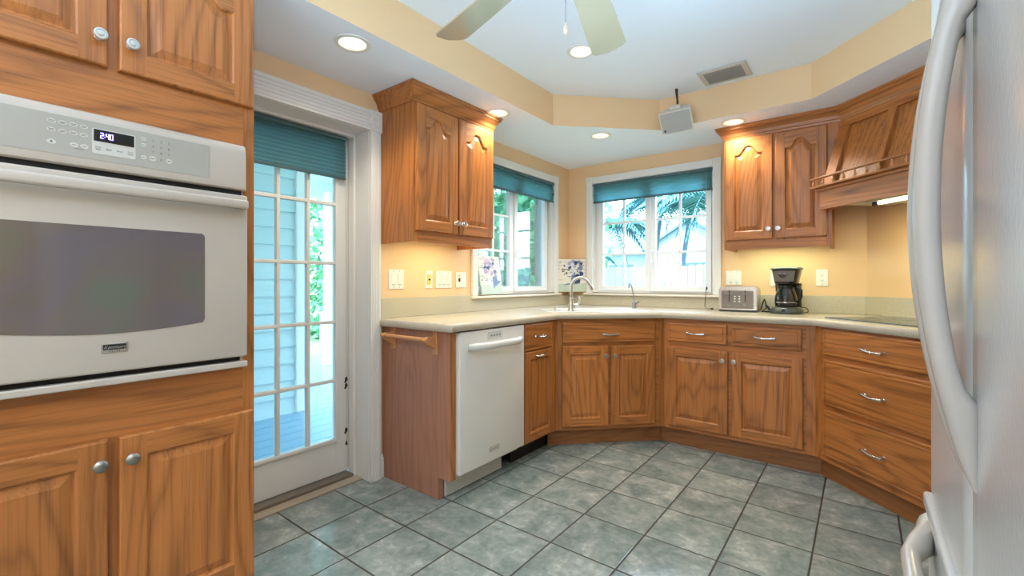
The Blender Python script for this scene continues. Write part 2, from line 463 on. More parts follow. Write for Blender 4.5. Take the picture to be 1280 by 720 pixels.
struct('wall_diagonal', wd, WALL, 'cream angled wall behind the range hood')
wr = MB(); wr.box(XR, XR + .12, YB, 2.80, 0, ZC); struct('wall_right', wr, WALL, 'cream wall behind the refrigerator')
wk = MB(); wk.box(XL - .2, XR + .12, YB - .15, YB, 0, 0.35); wk.box(XL - .2, XR + .12, YB - .15, YB, 2.25, ZC)
wk.box(XL - .2, -2.0, YB - .15, YB, .35, 2.25); wk.box(0.8, XR + .12, YB - .15, YB, .35, 2.25)
wk.box(-2.0, 0.8, YB - .15, YB - .05, .35, 2.25)
struct('wall_rear', wk, WALL, 'cream wall behind the camera')

CANS = [(-1.795, 1.165, ZS, 0.062), (-1.81, 2.204, ZS, 0.062), (-1.504, 3.004, ZS, 0.062), (-0.675, 3.29, ZS, 0.062)]
CANT = (-1.226, 2.215, ZC, 0.062)
tray = [(-1.66, -2.2), (0.35, -2.2), (0.35, 2.57), (-0.23, 3.15), (-1.12, 3.15), (-1.66, 2.61)]
ce = MB()
outer = [(XL - .02, YB - .02), (XR + .02, YB - .02), (XR + .02, 2.76), (0.04, 3.75), (XL - .02, 3.75)]
ce.holed(outer, [tray] + [circ(x, y, r) for x, y, z, r in CANS], ZS)
struct('ceiling', ce, CEIL, 'white dropped soffit around the raised tray', fix=False)
cu_ = MB()
cu_.holed([(XL - .3, YB - .3), (XR + .3, YB - .3), (XR + .3, YW + .3), (XL - .3, YW + .3)], [circ(CANT[0], CANT[1], .062)], ZC)
cu_.box(XL - .35, XR + .35, YB - .35, YW + .35, ZC + .25, ZC + .3)
for a, b, c_, d in ((XL - .35, XL - .3, YB - .35, YW + .35), (XR + .3, XR + .35, YB - .35, YW + .35), (XL - .3, XR + .3, YB - .35, YB - .3), (XL - .3, XR + .3, YW + .3, YW + .35)):
    cu_.box(a, b, c_, d, ZC - .02, ZC + .26)
struct('ceiling_tray', cu_, CEIL, 'white raised tray ceiling', fix=False)
tw = MB()
n_ = len(tray)
for i in range(n_):
    a, b = tray[i], tray[(i + 1) % n_]
    tw.add([(a[0], a[1], ZS), (b[0], b[1], ZS), (b[0], b[1], ZC), (a[0], a[1], ZC)], [(0, 1, 2, 3)])
struct('wall_tray', tw, WALL, 'cream stepped edge of the ceiling tray', fix=False)

# door casing, jambs
tr = MB()
def fluted(mb, along, a0, a1, w0, w1, face, t=0.02):
    """board on the left wall; flutes run along y or z"""
    mb.box(face, face + t, *( (w0, w1, a0, a1) if along == 'z' else (a0, a1, w0, w1)))
    nfl = 5; g = (w1 - w0 - 0.016) / nfl
    for k in range(nfl):
        cc = w0 + 0.008 + g * (k + .5)
        if along == 'z': mb.tube([(face + t - .0005, cc, a0), (face + t - .0005, cc, a1)], g * 0.36, 8)
        else: mb.tube([(face + t - .0005, a0, cc), (face + t - .0005, a1, cc)], g * 0.36, 8)
fluted(tr, 'z', 0.0, 1.975, DY1 - .005, 1.598, XL + .001)
fluted(tr, 'z', 0.0, 1.975, 0.765, 0.845, XL + .001)
fluted(tr, 'y', 0.845, DY1 - .012, DZ - .005, 2.09, XL + .001)
for y0 in (DY1 - .013, 0.745):
    tr.box(XL + .001, XL + .028, y0, y0 + .083, 1.975, 2.094, 0, .003)
    yc, zc = y0 + .0415, 2.034
    for r in (.03, .018, .007): tr.lathe([(r + .005, 0), (r + .003, .004), (r - .003, .004), (max(r - .005, .0005), 0)], (XL + .028, yc, zc), (1, 0, 0), 24, cap=False)
tr.box(XL - .19, XL, DY1 - .006, DY1, 0, DZ); tr.box(XL - .19, XL, DY0, DY0 + .006, 0, DZ)
tr.box(XL - .19, XL, DY0, DY1, DZ - .006, DZ)
tr.box(XL - .175, XL - .12, DY1 - .022, DY1 - .006, 0, DZ - .006, 0, .004)
tr.box(XL - .175, XL - .12, DY0, DY1 - .022, DZ - .024, DZ - .006, 0, .004)
struct('trim_1', tr, TRIM, 'white fluted door casing with rosette corner blocks')
bb = MB()
prof = [(0, 0), (.014, 0), (.014, .085), (.011, .095), (.013, .105), (.008, .115), (.006, .128), (0, .13)]
bb.prism([(XL + a, z) for a, z in prof], 1.599, 1.622, 'xz')
struct('baseboard_left', bb, TRIM, 'short white baseboard beside the door casing')
th = MB()
th.box(XL - .30, XL - .12, DY0, DY1 - .02, 0.0, 0.022, 0, .004)
th.box(XL - .12, XL - .055, DY0, DY1 - .006, 0.0, 0.008, 1, .002)
struct('trim_2', th, [SLATE, TANSEAL], 'grey metal door threshold')

# glazed door
dr = bpy.data.objects.new('door_1', None); COL.objects.link(dr); dr.location = (-2.385, DY0 + .004, 0); dr.rotation_euler = (0, 0, pi / 2)
tag(dr, 'white fifteen-pane glazed door to the porch', None, None, 'structure')
LW = 0.690
gx0, gx1, gz0, gz1 = 0.110, 0.596, 0.225, 1.905
m_ = MB()
m_.box(0, gx0, 0, .04, 0.026, 1.98, 0, .002); m_.box(gx1, LW - .002, 0, .04, 0.026, 1.98, 0, .002)
m_.box(gx0, gx1, 0, .04, 0.026, gz0, 0, .001); m_.box(gx0, gx1, 0, .04, gz1, 1.98, 0, .001)
for (x0, x1, z0, z1) in ((gx0 - .014, gx0 + .006, gz0 - .014, gz1 + .014), (gx1 - .006, gx1 + .014, gz0 - .014, gz1 + .014)):
    m_.box(x0, x1, -.009, .001, z0, z1, 0, .004)
for z0 in (gz0, gz1): m_.box(gx0, gx1, -.0085, .001, z0 - (.014 if z0 == gz0 else .006), z0 + (.006 if z0 == gz0 else .014), 0, .004)
m_.build('door_leaf', TRIM, dr)
m_ = MB()
for k in (1, 2):
    x = gx0 + (gx1 - gx0) * k / 3; m_.box(x - .009, x + .009, -.004, .03, gz0, gz1, 0, .004)
for k in range(1, 5):
    z = gz0 + (gz1 - gz0) * k / 5; m_.box(gx0, gx1, -.0045, .0305, z - .0095, z + .0095, 0, .004)
m_.build('muntin', TRIM, dr)
m_ = MB(); m_.box(gx0 - .002, gx1 + .002, .017, .021, gz0 - .002, gz1 + .002); m_.build('pane', PANE, dr)

# pleated shades
def shade(name, label, w, z0, z1, loc, rz, cord_x, cord_len, belly=0.0, toggles=()):
    t = thing(name, label, 'window blind', loc, rz, None)
    p = MB(); npl = int((z1 - z0 - .03) / 0.0105); H = z1 - .022 - (z0 + .012)
    pts = []
    for k in range(npl + 1):
        u = k / npl; z = z1 - .022 - H * u
        yy = -0.012 - belly * sin(pi * min(1, u * 1.05)) ** 2 - (0.004 if k % 2 else 0.0)
        pts.append((yy, z))
    vs_ = []
    for (yy, z) in pts: vs_ += [(0.004, yy, z), (w - .004, yy, z)]
    p.add(vs_, [(2 * i, 2 * i + 1, 2 * i + 3, 2 * i + 2) for i in range(npl)])
    p.build('pleated_fabric', SHADE, t, fix=False)
    h = MB(); h.box(0, w, -.024, .004, z1 - .022, z1, 0, .003); h.build('headrail', SHADERAIL, t)
    h = MB(); h.box(.002, w - .002, -.022, .0, z0, z0 + .013, 0, .003); h.build('bottom_rail', SHADERAIL, t)
    c_ = MB()
    c_.tube([(cord_x, -.034, z1 - .02), (cord_x, -.035, z1 - .3 * cord_len), (cord_x + .003, -.034, z1 - cord_len)], .0012, 6)
    c_.lathe([(.001, .02), (.004, .014), (.006, 0), (.005, -.004), (0, -.005)], (cord_x + .003, -.034, z1 - cord_len - .012), (0, 0, 1), 10, 1)
    for zz in toggles:
        c_.lathe([(.001, .02), (.006, .014), (.008, .004), (.005, -.004), (0, -.005)], (cord_x + .002, -.034, zz), (0, 0, 1), 10, 1); c_.tube([(cord_x, -.034, zz), (cord_x - .008, -.036, zz - .012)], .005, 6, 1)
    c_.build('pull_cord', [mat('pale_cord', lin(190, 196, 190), .8), SHADOWG], t)
    return t
shade('window_blind', 'teal pleated blind drawn a little way down the glazed door', 0.60, 1.722, 1.966, (-2.366, 0.885, -.010), pi / 2, 0.586, 1.745, 0.0, (.575, .54, .285))

def casement(name, label, loc, rz, plain_right):
    """local x along wall to the viewer's right, y into the wall; opening 1.04 wide"""
    r = bpy.data.objects.new(name, None); COL.objects.link(r); r.location = loc; r.rotation_euler = (0, 0, rz)
    tag(r, label, None, None, 'structure')
    W = W2B - W2A; z0, z1 = WZ0, WZ1
    c_ = MB(); cw = .056; t = .018
    c_.box(-cw, .004, -t, -.001, z0 - .005, z1 + cw, 0, .003); c_.box(W - .004, W + cw, -t, -.001, z0 - .005, z1 + cw, 0, .003)
    c_.box(.004, W - .004, -t, -.001, z1 - .004, z1 + cw, 0, .003)
    for xx in (-cw + .028, W + cw - .028):
        c_.box(xx - .030, xx + .030, -t - .004, -t, z1 - .002, z1 + cw + .003, 0, .002)
        c_.lathe([(.018, 0), (.015, .004), (.010, .001), (.006, .004), (0, .005)], (xx, -t - .004, z1 + cw / 2), (0, -1, 0), 20)
    c_.build('casing', TRIM, r)
    s_ = MB(); s_.box(-.075, W + .075, -.045, .0, z0 - .026, z0 - .006, 0, .008, 3); s_.box(0.001, W - .001, 0, .10, z0 - .02, z0 + .002); s_.build('window_sill', mat('cream_sill', lin(232, 222, 206), .35), r)
    j = MB(); j.box(0, .006, 0, .2, z0, z1); j.box(W - .006, W, 0, .2, z0, z1); j.box(.006, W - .006, 0, .2, z1 - .006, z1)
    j.box(.006, .028, .065, .13, z0, z1 - .006); j.box(W - .028, W - .006, .065, .13, z0, z1 - .006)
    j.box(.028, W - .028, .065, .13, z0, z0 + .02); j.box(.028, W - .028, .065, .13, z1 - .03, z1 - .006)
    j.build('window_frame', TRIM, r)
    mid = W / 2
    for k, (a, b) in enumerate(((.030, mid - .004), (mid + .002, W - .030))):
        fy = .058 if k == 0 else .048
        sw = .045 if k == 0 else .042
        zz0, zz1 = z0 + .015, z1 - .03
        f_ = MB()
        f_.box(a, a + sw, fy, fy + .04, zz0, zz1, 0, .003); f_.box(b - sw, b, fy, fy + .04, zz0, zz1, 0, .003)
        f_.box(a + sw, b - sw, fy, fy + .04, zz0, zz0 + .042, 0, .003); f_.box(a + sw, b - sw, fy, fy + .04, zz1 - .042, zz1, 0, .003)
        fo = f_.build('sash', WHITEP, r)
        ga, gb, g0, g1 = a + sw, b - sw, zz0 + .042, zz1 - .042
        if not (plain_right and k == 1):
            u = MB(); xm = (ga + gb) / 2; u.box(xm - .009, xm + .009, fy + .008, fy + .028, g0, g1, 0, .003)
            for zz in (1.372, 1.654): u.box(ga, gb, fy + .009, fy + .027, zz - .009, zz + .009, 0, .003)
            u.build('muntin', WHITEP, fo)
        u = MB(); u.box(ga - .002, gb + .002, fy + .030, fy + .034, g0 - .002, g1 + .002); u.build('pane', PANE, fo)
        if k == 0:
            hh = MB(); hx = mid + .012
            hh.box(hx - .012, hx + .012, .036, .0475, 1.32, 1.40, 0, .004)
            hh.tube([(hx, .036, 1.385), (hx, .016, 1.375), (hx + .008, .012, 1.34), (hx + .014, .013, 1.285)], [.008, .008, .008, .007], 8)
            hh.build('handle', WHITEP, r)
    return r
casement('window_1', 'white casement window in the left wall above the counter', (XL, W1A, 0), pi / 2, True)
casement('window_2', 'white casement window with grid beyond the sink', (W2A, YW, 0), 0, False)
shade('window_blind', 'teal shade over the left wall window beside the upper cabinet', 1.026, 1.838, 2.012, (XL - .012, W1A + .007, 0), pi / 2, 0.985, 0.1, .006)
shade('window_blind', 'teal shade over the back window above sink and toaster', 1.026, 1.838, 2.012, (W2A + .007, YW + .012, 0), 0, 0.985, 0.93, .006)

# ------------------------------------------------------------ cabinet builders
def panel_door(name, parent, x0, x1, z0, z1, y=0.0, t=0.02, arch=False, st=0.055, plain=False, mats=None):
    """raised panel door; front at y - t.  mats: [vertical, horizontal]"""
    b = MB(); w = x1 - x0; K = 36 if arch else 1
    yf = y - t
    A = min(0.060, w * 0.19) if arch else 0.0
    def topz(u, zt):                       # cathedral line
        if not arch: return zt
        q = abs(u - .5) * 2
        k = min(1, max(0, (q - .12) / .62)); s_ = 1 - k * k * (3 - 2 * k)
        return zt - A * (1 - s_)
    def loop(ins, yy, curved, botx=0.0):
        xa, xb, za, zt = x0 + ins, x1 - ins, z0 + ins, z1 - ins
        P = [(xa, yy, za), (xb, yy, za)]
        for i in range(K + 1):
            u = 1 - i / K
            P.append((xa + (xb - xa) * u, yy, topz(u, zt) if curved else zt))
        return P
    # slab edge
    e = .005
    b.loops([loop(0, y, False), loop(0, yf + e, False), loop(e * .35, yf + e * .35, False), loop(e, yf, False)], 0, False, True, False)
    # frame face: stiles + rails
    xa, xb, za, zt = x0 + e, x1 - e, z0 + e, z1 - e
    L = loop(st, yf, True)
    b.add([(xa, yf, za), (x0 + st, yf, za), (x0 + st, yf, zt), (xa, yf, zt)], [(0, 1, 2, 3)], 0)
    b.add([(x1 - st, yf, za), (xb, yf, za), (xb, yf, zt), (x1 - st, yf, zt)], [(0, 1, 2, 3)], 0)
    b.add([(x0 + st, yf, za), (x1 - st, yf, za), (x1 - st, yf, z0 + st), (x0 + st, yf, z0 + st)], [(0, 1, 2, 3)], 1)
    top = L[2:]
    for p, q in zip(top, top[1:]):
        b.add([p, q, (q[0], yf, zt), (p[0], yf, zt)], [(0, 1, 2, 3)], 1)
    # groove and raised field
    g1, g2, g3 = loop(st, yf, True), loop(st + .005, yf + .004, True), loop(st + .008, yf + .010, True)
    g4, g5 = loop(st + .012, yf + .010, True), loop(st + .036, yf + .002, True)
    b.loops([g1, g2, g3, g4, g5], 0, False, False, False)
    if arch:
        T = g5[2:]
        for p, q in zip(T, T[1:]):
            b.add([p, q, (q[0], q[1], g5[0][2]), (p[0], p[1], g5[0][2])], [(0, 1, 2, 3)], 0)
    else:
        b.add(g5, [tuple(range(len(g5)))], 0)
    return b.build(name, mats or OAK, parent)
def drawer_front(name, parent, x0, x1, z0, z1, y=0.0, t=0.02, mats=None):
    b = MB(); yf = y - t
    def loop(i, yy): return [(x0 + i, yy, z0 + i), (x1 - i, yy, z0 + i), (x1 - i, yy, z1 - i), (x0 + i, yy, z1 - i)]
    b.loops([loop(0, y), loop(0, yf + .006), loop(.002, yf + .003), loop(.006, yf + .001), loop(.014, yf + .001), loop(.016, yf + .004), loop(.021, yf + .004), loop(.024, yf)], 0, False, True, True)
    return b.build(name, mats or [OAKH], parent)
def knob(parent, x, z, y, ringed=True, m=None):
    b = MB()
    if ringed:
        b.lathe([(.011, 0), (.0095, .003), (.0055, .006), (.0055, .015), (.011, .018), (.0155, .021), (.0165, .024), (.0150, .027), (.0115, .0275), (.0105, .0255), (.0075, .0255), (.0065, .0275), (0, .029)], (x, y, z), (0, -1, 0), 24)
    else:
        b.lathe([(.008, 0), (.0065, .004), (.0065, .013), (.013, .017), (.0165, .021), (.0165, .024), (.012, .029), (.006, .0315), (0, .032)], (x, y, z), (0, -1, 0), 24)
    return b.build('knob', m or NICKEL, parent)
def pull(parent, x, z, y, L=0.10, droop=0.0, cup=False):
    b = MB(); h = L / 2
    if cup:
        b.tube([(x - h, y, z), (x - h * .9, y - .018, z - .003), (x - h * .4, y - .026, z - .002), (x + h * .4, y - .026, z - .002), (x + h * .9, y - .018, z - .003), (x + h, y, z)], [.005, .006, .009, .009, .006, .005], 10)
    else:
        P = []
        for i in range(13):
            u = -1 + i / 6.0
            P.append((x + u * h, y - .026 - .004 * cos(u * pi), z - .003 * (1 - u * u) + droop * u * -.004))
        P = [(x - h * .96, y, z)] + [(x - h * .99, y - .012, z)] + P + [(x + h * .99, y - .012, z)] + [(x + h * .96, y, z)]
        rr = [.006, .006] + [.0066 - .0022 * cos((-1 + i / 6.0) * pi) * .6 for i in range(13)] + [.006, .006]
        b.tube(P, rr, 10)
        for s_ in (-1, 1): b.lathe([(.009, 0), (.008, .003), (.006, .005)], (x + s_ * h * .96, y, z), (0, -1, 0), 14)
    return b.build('pull', CHROME, parent)
def crown(mb, pts, z0, z1, proj, m=1, face_sign=1):
    """sweep a crown profile along pts (plan, open) with outward to the right-hand side of travel"""
    prof_ = [(0.0, 0.0), (.006, .0), (.008, .012), (.012, .016), (.018, .034), (.034, .052), (.042, .058), (.042, .066), (.048, .070), (.048, .078)]
    sc_ = (z1 - z0) / .078; sp_ = proj / .048
    P = [Vector((a, b)) for a, b in pts]; n = len(P); rows = []
    for i, p in enumerate(P):
        def nrm(a, b):
            d = (b - a).normalized(); return Vector((d.y, -d.x))
        if i == 0: nn = nrm(P[0], P[1]); k = 1
        elif i == n - 1: nn = nrm(P[-2], P[-1]); k = 1
        else:
            a, c_ = nrm(P[i - 1], p), nrm(p, P[i + 1]); nn = (a + c_).normalized(); k = 1 / max(.3, nn.dot(a))
        rows.append([(p.x + nn.x * k * o * sp_, p.y + nn.y * k * o * sp_, z0 + hh * sc_) for o, hh in prof_])
    L = len(prof_)
    for a, b in zip(rows, rows[1:]):
        mb.add(a + b, [(i, i + 1, L + i + 1, L + i) for i in range(L - 1)], m)
    # cap top and inner faces
    for a, b, pa, pb in zip(rows, rows[1:], P, P[1:]):
        mb.add([a[-1], b[-1], (pb.x, pb.y, z1), (pa.x, pa.y, z1)], [(0, 1, 2, 3)], m)
        mb.add([a[0], b[0], (pb.x, pb.y, z1), (pa.x, pa.y, z1)], [(0, 1, 2, 3)], m)
    for rw, p in ((rows[0], P[0]), (rows[-1], P[-1])):
        mb.add(rw + [(p.x, p.y, z1)], [tuple(range(L + 1))], m)

# ------------------------------------------------------------ oven tower
TX = -1.68
t = thing('oven_cabinet', 'tall oak cabinet built around the wall oven', 'cabinet', (TX, -0.055, 0), pi / 2)
TWD = 0.758; DEP = 0.515
b = MB()
b.box(0, .02, .02, DEP, .0, 2.186); b.box(TWD - .02, TWD, .02, DEP, .0, 2.186)       # sides
b.box(.02, TWD - .02, .022, DEP, .10, .838); b.box(.02, TWD - .02, .022, DEP, 1.592, 2.186)
b.box(.02, TWD - .02, DEP - .01, DEP, .838, 1.592)
b.box(0, .036, 0, .02, .10, 2.186); b.box(TWD - .036, TWD, 0, .02, .10, 2.186)        # stiles
b.box(.036, TWD - .036, 0, .0199, 1.584, 1.735, 1); b.box(.036, TWD - .036, 0, .0199, .676, .846, 1)
b.box(.036, TWD - .036, 0, .0199, .10, .135, 1); b.box(.036, TWD - .036, 0, .0199, 2.145, 2.186, 1)
b.box(.355, .405, 0, .0199, .135, .676); b.box(.355, .405, 0, .0199, 1.735, 2.145)
b.build('body', OAK, t)
b = MB(); b.box(.02, TWD - .02, .065, .08, 0, .0995); b.build('toe_kick', OAKD, t)
for z0, z1, ar in ((1.727, 2.150, True), (.122, .688, False)):
    for x0, x1, kx in ((.010, .368, .348), (.392, .750, .417)):
        d = panel_door('door', t, x0, x1, z0, z1, 0, .02, ar, .062)
        if ar: knob(d, kx, 1.803, -.02)
        else: knob(d, kx, .625, -.02, False, PEWTER)

# ------------------------------------------------------------ wall oven
ov = thing('wall_oven', 'white built-in electric wall oven with clock reading 2:40', 'oven', (TX, -0.055 + .38, .843), pi / 2)
HW = 0.340
b = MB(); b.box(-.325, .325, .002, .47, .012, .735); b.box(-HW, HW, -.006, -.001, .003, .745); b.box(-.325, .325, -.03, -.002, .575, .592, 1); b.box(-.325, .325, -.02, -.002, .021, .034, 1)
b.build('chassis', [WHITE_APP, GAPBLACK], ov)
b = MB(); b.box(-HW, HW, -.046, -.007, .001, .021, 0, .004); b.build('vent_trim', WHITE_APP, ov)
# control panel with a gently bowed front
b = MB(); rows = []
pz = [(.590, -.010), (.590, -.040), (.594, -.046), (.610, -.048), (.650, -.0475), (.712, -.046), (.733, -.042), (.741, -.034), (.744, -.024), (.744, -.008)]
xs_ = [-HW, -HW + .002, -HW + .008] + [HW - .008, HW - .002, HW]
for x in xs_:
    k = 1 if abs(x) < HW - .007 else (.75 if abs(x) < HW - .001 else .35)
    rows.append([(x, y if y > -.012 else -.012 + (y + .012) * k, z if z < .70 or k == 1 else z - .010 * (1 - k)) for z, y in pz])
nz_ = len(pz)
for a, c_ in zip(rows, rows[1:]): b.add(a + c_, [(i, i + 1, nz_ + i + 1, nz_ + i) for i in range(nz_ - 1)], 0, True)
b.add(rows[0], [tuple(range(nz_))]); b.add(rows[-1], [tuple(range(nz_))])
cp = b.build('control_panel', WHITE_APP, ov)
YP = -.0482
b = MB(); b.prism(rrect(-.232, .224, .614, .715, .004, 3), YP - .0008, YP + .004, 'xz'); b.build('control_band', APP_GREY, cp)
PX0 = -0.055 + .38                                   # world Y of oven centre
def px_(wy): return wy - PX0
def pz_(wz): return wz - .843
b = MB(); b.prism(rrect(px_(.274), px_(.366), pz_(1.474), pz_(1.542), .004, 4), YP - .0016, YP - .0008, 'xz'); b.build('display_surround', APP_LIGHT, cp)
b = MB(); b.box(px_(.2775), px_(.3625), YP - .0026, YP - .0016, pz_(1.508), pz_(1.5395)); b.build('clock_display', BLACKG, cp)
# seven-segment time 2:40
SEG = {'2': 'abged', '4': 'fgbc', '0': 'abcdef'}
b = MB()
def seg7(mb, ch, x, z, w, h, th_):
    s = {'a': (x, x + w, z + h - th_, z + h), 'g': (x, x + w, z + h / 2 - th_ / 2, z + h / 2 + th_ / 2), 'd': (x, x + w, z, z + th_),
         'f': (x, x + th_, z + h / 2, z + h), 'b': (x + w - th_, x + w, z + h / 2, z + h), 'e': (x, x + th_, z, z + h / 2), 'c': (x + w - th_, x + w, z, z + h / 2)}
    for k in SEG[ch]:
        x0, x1, z0, z1 = s[k]; mb.box(x0, x1, YP - .0031, YP - .00261, z0, z1)
dx = px_(.2905)
for ch, o in (('2', 0), ('4', .0115), ('0', .0200)): seg7(b, ch, dx + o, pz_(1.5165), .0068, .0155, .0017)
for zz in (1.5205, 1.5265): b.box(dx + .0084, dx + .0099, YP - .0031, YP - .00261, pz_(zz), pz_(zz) + .0016)
b.build('clock_digits', LED, cp)
def oval(mb, x, z, rx, rz_, d=YP - .0008, t_=.0008):
    mb.prism([(x + rx * cos(2 * pi * i / 20), z + rz_ * sin(2 * pi * i / 20)) for i in range(20)], d - t_, d, 'xz')
def pad(wx, wz, rx, rz_, marks=()):
    q = MB(); oval(q, px_(wx), pz_(wz), rx, rz_)
    for (dx0, dx1, dz0, dz1) in marks: q.box(px_(wx) + dx0, px_(wx) + dx1, YP - .0020, YP - .0016, pz_(wz) + dz0, pz_(wz) + dz1, 1)
    q.build('button', [APP_LIGHT, INK], cp)
two = ((-.006, .006, .0008, .0022), (-.0045, .0045, -.0024, -.0010)); one = ((-.004, .004, -.0007, .0007),)
for i in range(4):
    for z in (1.539, 1.517): pad(.197 + .0203 * i, z, .0082, .0056, two)
pad(.197, 1.486, .009, .0062, ((-.002, .002, -.002, .003),)); pad(.239, 1.487, .0085, .006, one); pad(.259, 1.487, .0085, .006, one)
pad(.384, 1.486, .0065, .006, ((-.0025, .0025, -.0006, .0007),)); pad(.405, 1.486, .0085, .0075); pad(.444, 1.486, .0075, .0072)
pad(.384, 1.538, .0065, .005, one); pad(.384, 1.521, .0065, .005, one)
q = MB(); q.box(px_(.239), px_(.258), YP - .0012, YP - .0008, pz_(1.4772), pz_(1.4786)); q.build('printed_line', INK, cp)
for (x, z, s_) in ((.406, 1.538, '1'), (.4255, 1.538, '2'), (.444, 1.538, '3'), (.406, 1.5215, '4'), (.4255, 1.5215, '5'), (.444, 1.5215, '6'),
                   (.406, 1.505, '7'), (.4255, 1.505, '8'), (.444, 1.505, '9'), (.4255, 1.486, '0')):
    text('keypad_digit', s_, .0085, INK, cp, (px_(x), YP - .0013, pz_(z)))
for (x, z, s_, sz) in ((.2865, 1.4925, 'Conv', .0055), (.2865, 1.4865, 'Bake', .0055), (.3085, 1.4895, 'Bake', .006), (.3315, 1.4895, 'Broil', .006),
                       (.3545, 1.4925, 'Conv', .0055), (.3545, 1.4865, 'Roast', .0055)):
    text('keypad_word', s_, sz, INK, cp, (px_(x), YP - .0019, pz_(z)))
text('keypad_word', 'START', .0042, INK, cp, (px_(.405), YP - .0019, pz_(1.486)))
text('keypad_word', 'OFF', .0046, mat('red_print', lin(170, 70, 60), .6), cp, (px_(.444), YP - .0019, pz_(1.486)))
# oven door
b = MB(); b.box(-HW, HW, -.046, -.008, .036, .574, 0, .007, 3)
od = b.build('oven_door', WHITE_APP, ov)
wz0, wz1, wxh = pz_(1.002), pz_(1.279), .213
pl = arc(wxh - .012, wz1 - .012, .012, 0, pi / 2, 5) + arc(-wxh + .012, wz1 - .012, .012, pi / 2, pi, 5)
pl = [(x - (.014 if x < 0 else 0), z) for x, z in pl]
pl += [(-wxh - .014, wz0 + .010)] + [(-wxh - .008 + (2 * wxh + .002) * i / 16, wz0 - .016 * sin(pi * i / 16)) for i in range(17)] + [(wxh, wz0 + .010)]
b = MB(); b.prism(pl, -.0475, -.0462, 'xz'); b.build('oven_window', OVENGLASS, od)
b = MB()
b.box(-HW + .012, HW - .012, -.088, -.066, pz_(1.366), pz_(1.396), 0, .008, 3)
for s_ in (-1, 1): b.box(s_ * (HW - .045), s_ * (HW - .013), -.07, -.045, pz_(1.369), pz_(1.393), 0, .005)
b.build('handle', WHITE_APP, od)
b = MB(); bx0, bx1, bz0, bz1 = px_(.293), px_(.349), pz_(.934), pz_(.960)
b.box(bx0, bx1, -.049, -.0463, bz0, bz1, 0, .0012); b.box(bx0 + .003, bx1 - .003, -.0497, -.0489, bz0 + .008, bz1 - .003, 1)
bd = b.build('badge', [NICKEL, SHADOWG], od)
text('badge_lettering', 'Kenmore', .0125, CHROME, bd, ((bx0 + bx1) / 2, -.0499, bz0 + .0145), shear=.35)
text('badge_lettering', 'E L I T E', .0068, SHADOWG, bd, ((bx0 + bx1) / 2, -.0493, bz0 + .0042))

# ------------------------------------------------------------ base units, left run
XB = -1.645
ep = MB()
ep.prism([(XB, .115), (XB, .872), (-2.198, .872), (-2.198, 0), (XB - .085, 0), (XB - .085, .115)], 1.622, 1.658, 'xz', 1)
ep.box(XB, XB + .002, 1.622, 1.658, .115, .872, 0)
o = ep.build('end_panel', [OAKV, OAKS]); tag(o, 'oak end panel closing the counter run beside the dishwasher', 'panel')

tb = thing('towel_bar', 'small wooden towel bar on the oak end panel', 'towel bar', (0, 1.622, 0), 0)
for x in (-2.090, -1.748):
    b = MB(); b.box(x - .016, x + .016, -.010, 0, .752, .871, 0, .002)
    b.prism([(-.008, .842), (-.060, .846), (-.078, .840), (-.084, .830), (-.080, .819), (-.070, .812), (-.008, .776)], x - .009, x + .009, 'yz')
    br = b.build('bracket', OAKP, tb)
    for z in (.860, .763):
        b = MB(); b.lathe([(.005, 0), (.004, .002), (.0, .0015)], (x, -.010, z), (0, -1, 0), 12); b.build('screw', PEWTER, br)
b = MB(); b.tube([(-2.112, -.069, .832), (-1.735, -.069, .832)], .0105, 14); b.build('dowel', OAKP, tb)

dw = thing('dishwasher', 'white dishwasher under the counter beside the end panel', 'dishwasher', (XB, 1.663, 0), pi / 2)
W = .562
b = MB(); b.box(0, W, .03, .5, .10, .868); b.box(.006, W - .006, .0, .03, .866, .873, 1); b.build('tub', [WHITE_DW, GAPBLACK], dw)
b = MB(); b.box(.002, W - .002, -.026, .028, .135, .866, 0, .006, 3); dd = b.build('door', WHITE_DW, dw)
b = MB(); P = []
for i in range(17):
    u = -1 + i / 8.0; P.append((.295 + u * .232, -.026 - .044 * (1 - abs(u) ** 4) , .785))
b.tube(P, [.015] + [.020] * 15 + [.015], 14, 0, .8, up=(0, 0, 1)); b.build('handle', WHITE_DW, dd)
b = MB(); b.prism(rrect(.22, .345, .812, .850, .004, 3), -.0268, -.026, 'xz'); b.build('control_window', mat('pale_grey_panel', lin(206, 207, 203), .4), dd)
for i in range(4):
    b = MB(); b.box(.245 + i * .024, .257 + i * .024, -.0274, -.0268, .826, .834); b.build('control_mark', INK, dd)
b = MB(); x0, x1, z0, z1 = .235, .318, .190, .214
for q_ in ((x0, x1, z0, z0 + .0016), (x0, x1, z1 - .0016, z1), (x0, x0 + .003, z0, z1), (x1 - .0016, x1, z0, z1)): b.box(q_[0], q_[1], -.0272, -.026, q_[2], q_[3])
bd = b.build('badge', INK, dd)
text('badge_lettering', 'Kenmore', .016, INK, bd, ((x0 + x1) / 2, -.0272, (z0 + z1) / 2), shear=.2)
b = MB(); b.box(.006, W - .10, .075, .085, .012, .132); b.box(.0, W - .094, .075, .079, .006, .012); b.box(.0, .006, .072, .085, .006, .13)
b.lathe([(.005, 0), (.004, .002), (0, .002)], (.03, .075, .08), (0, -1, 0), 10); b.build('kick_plate', mat('grey_white_kick_plate', lin(196, 198, 194), .35), dw)

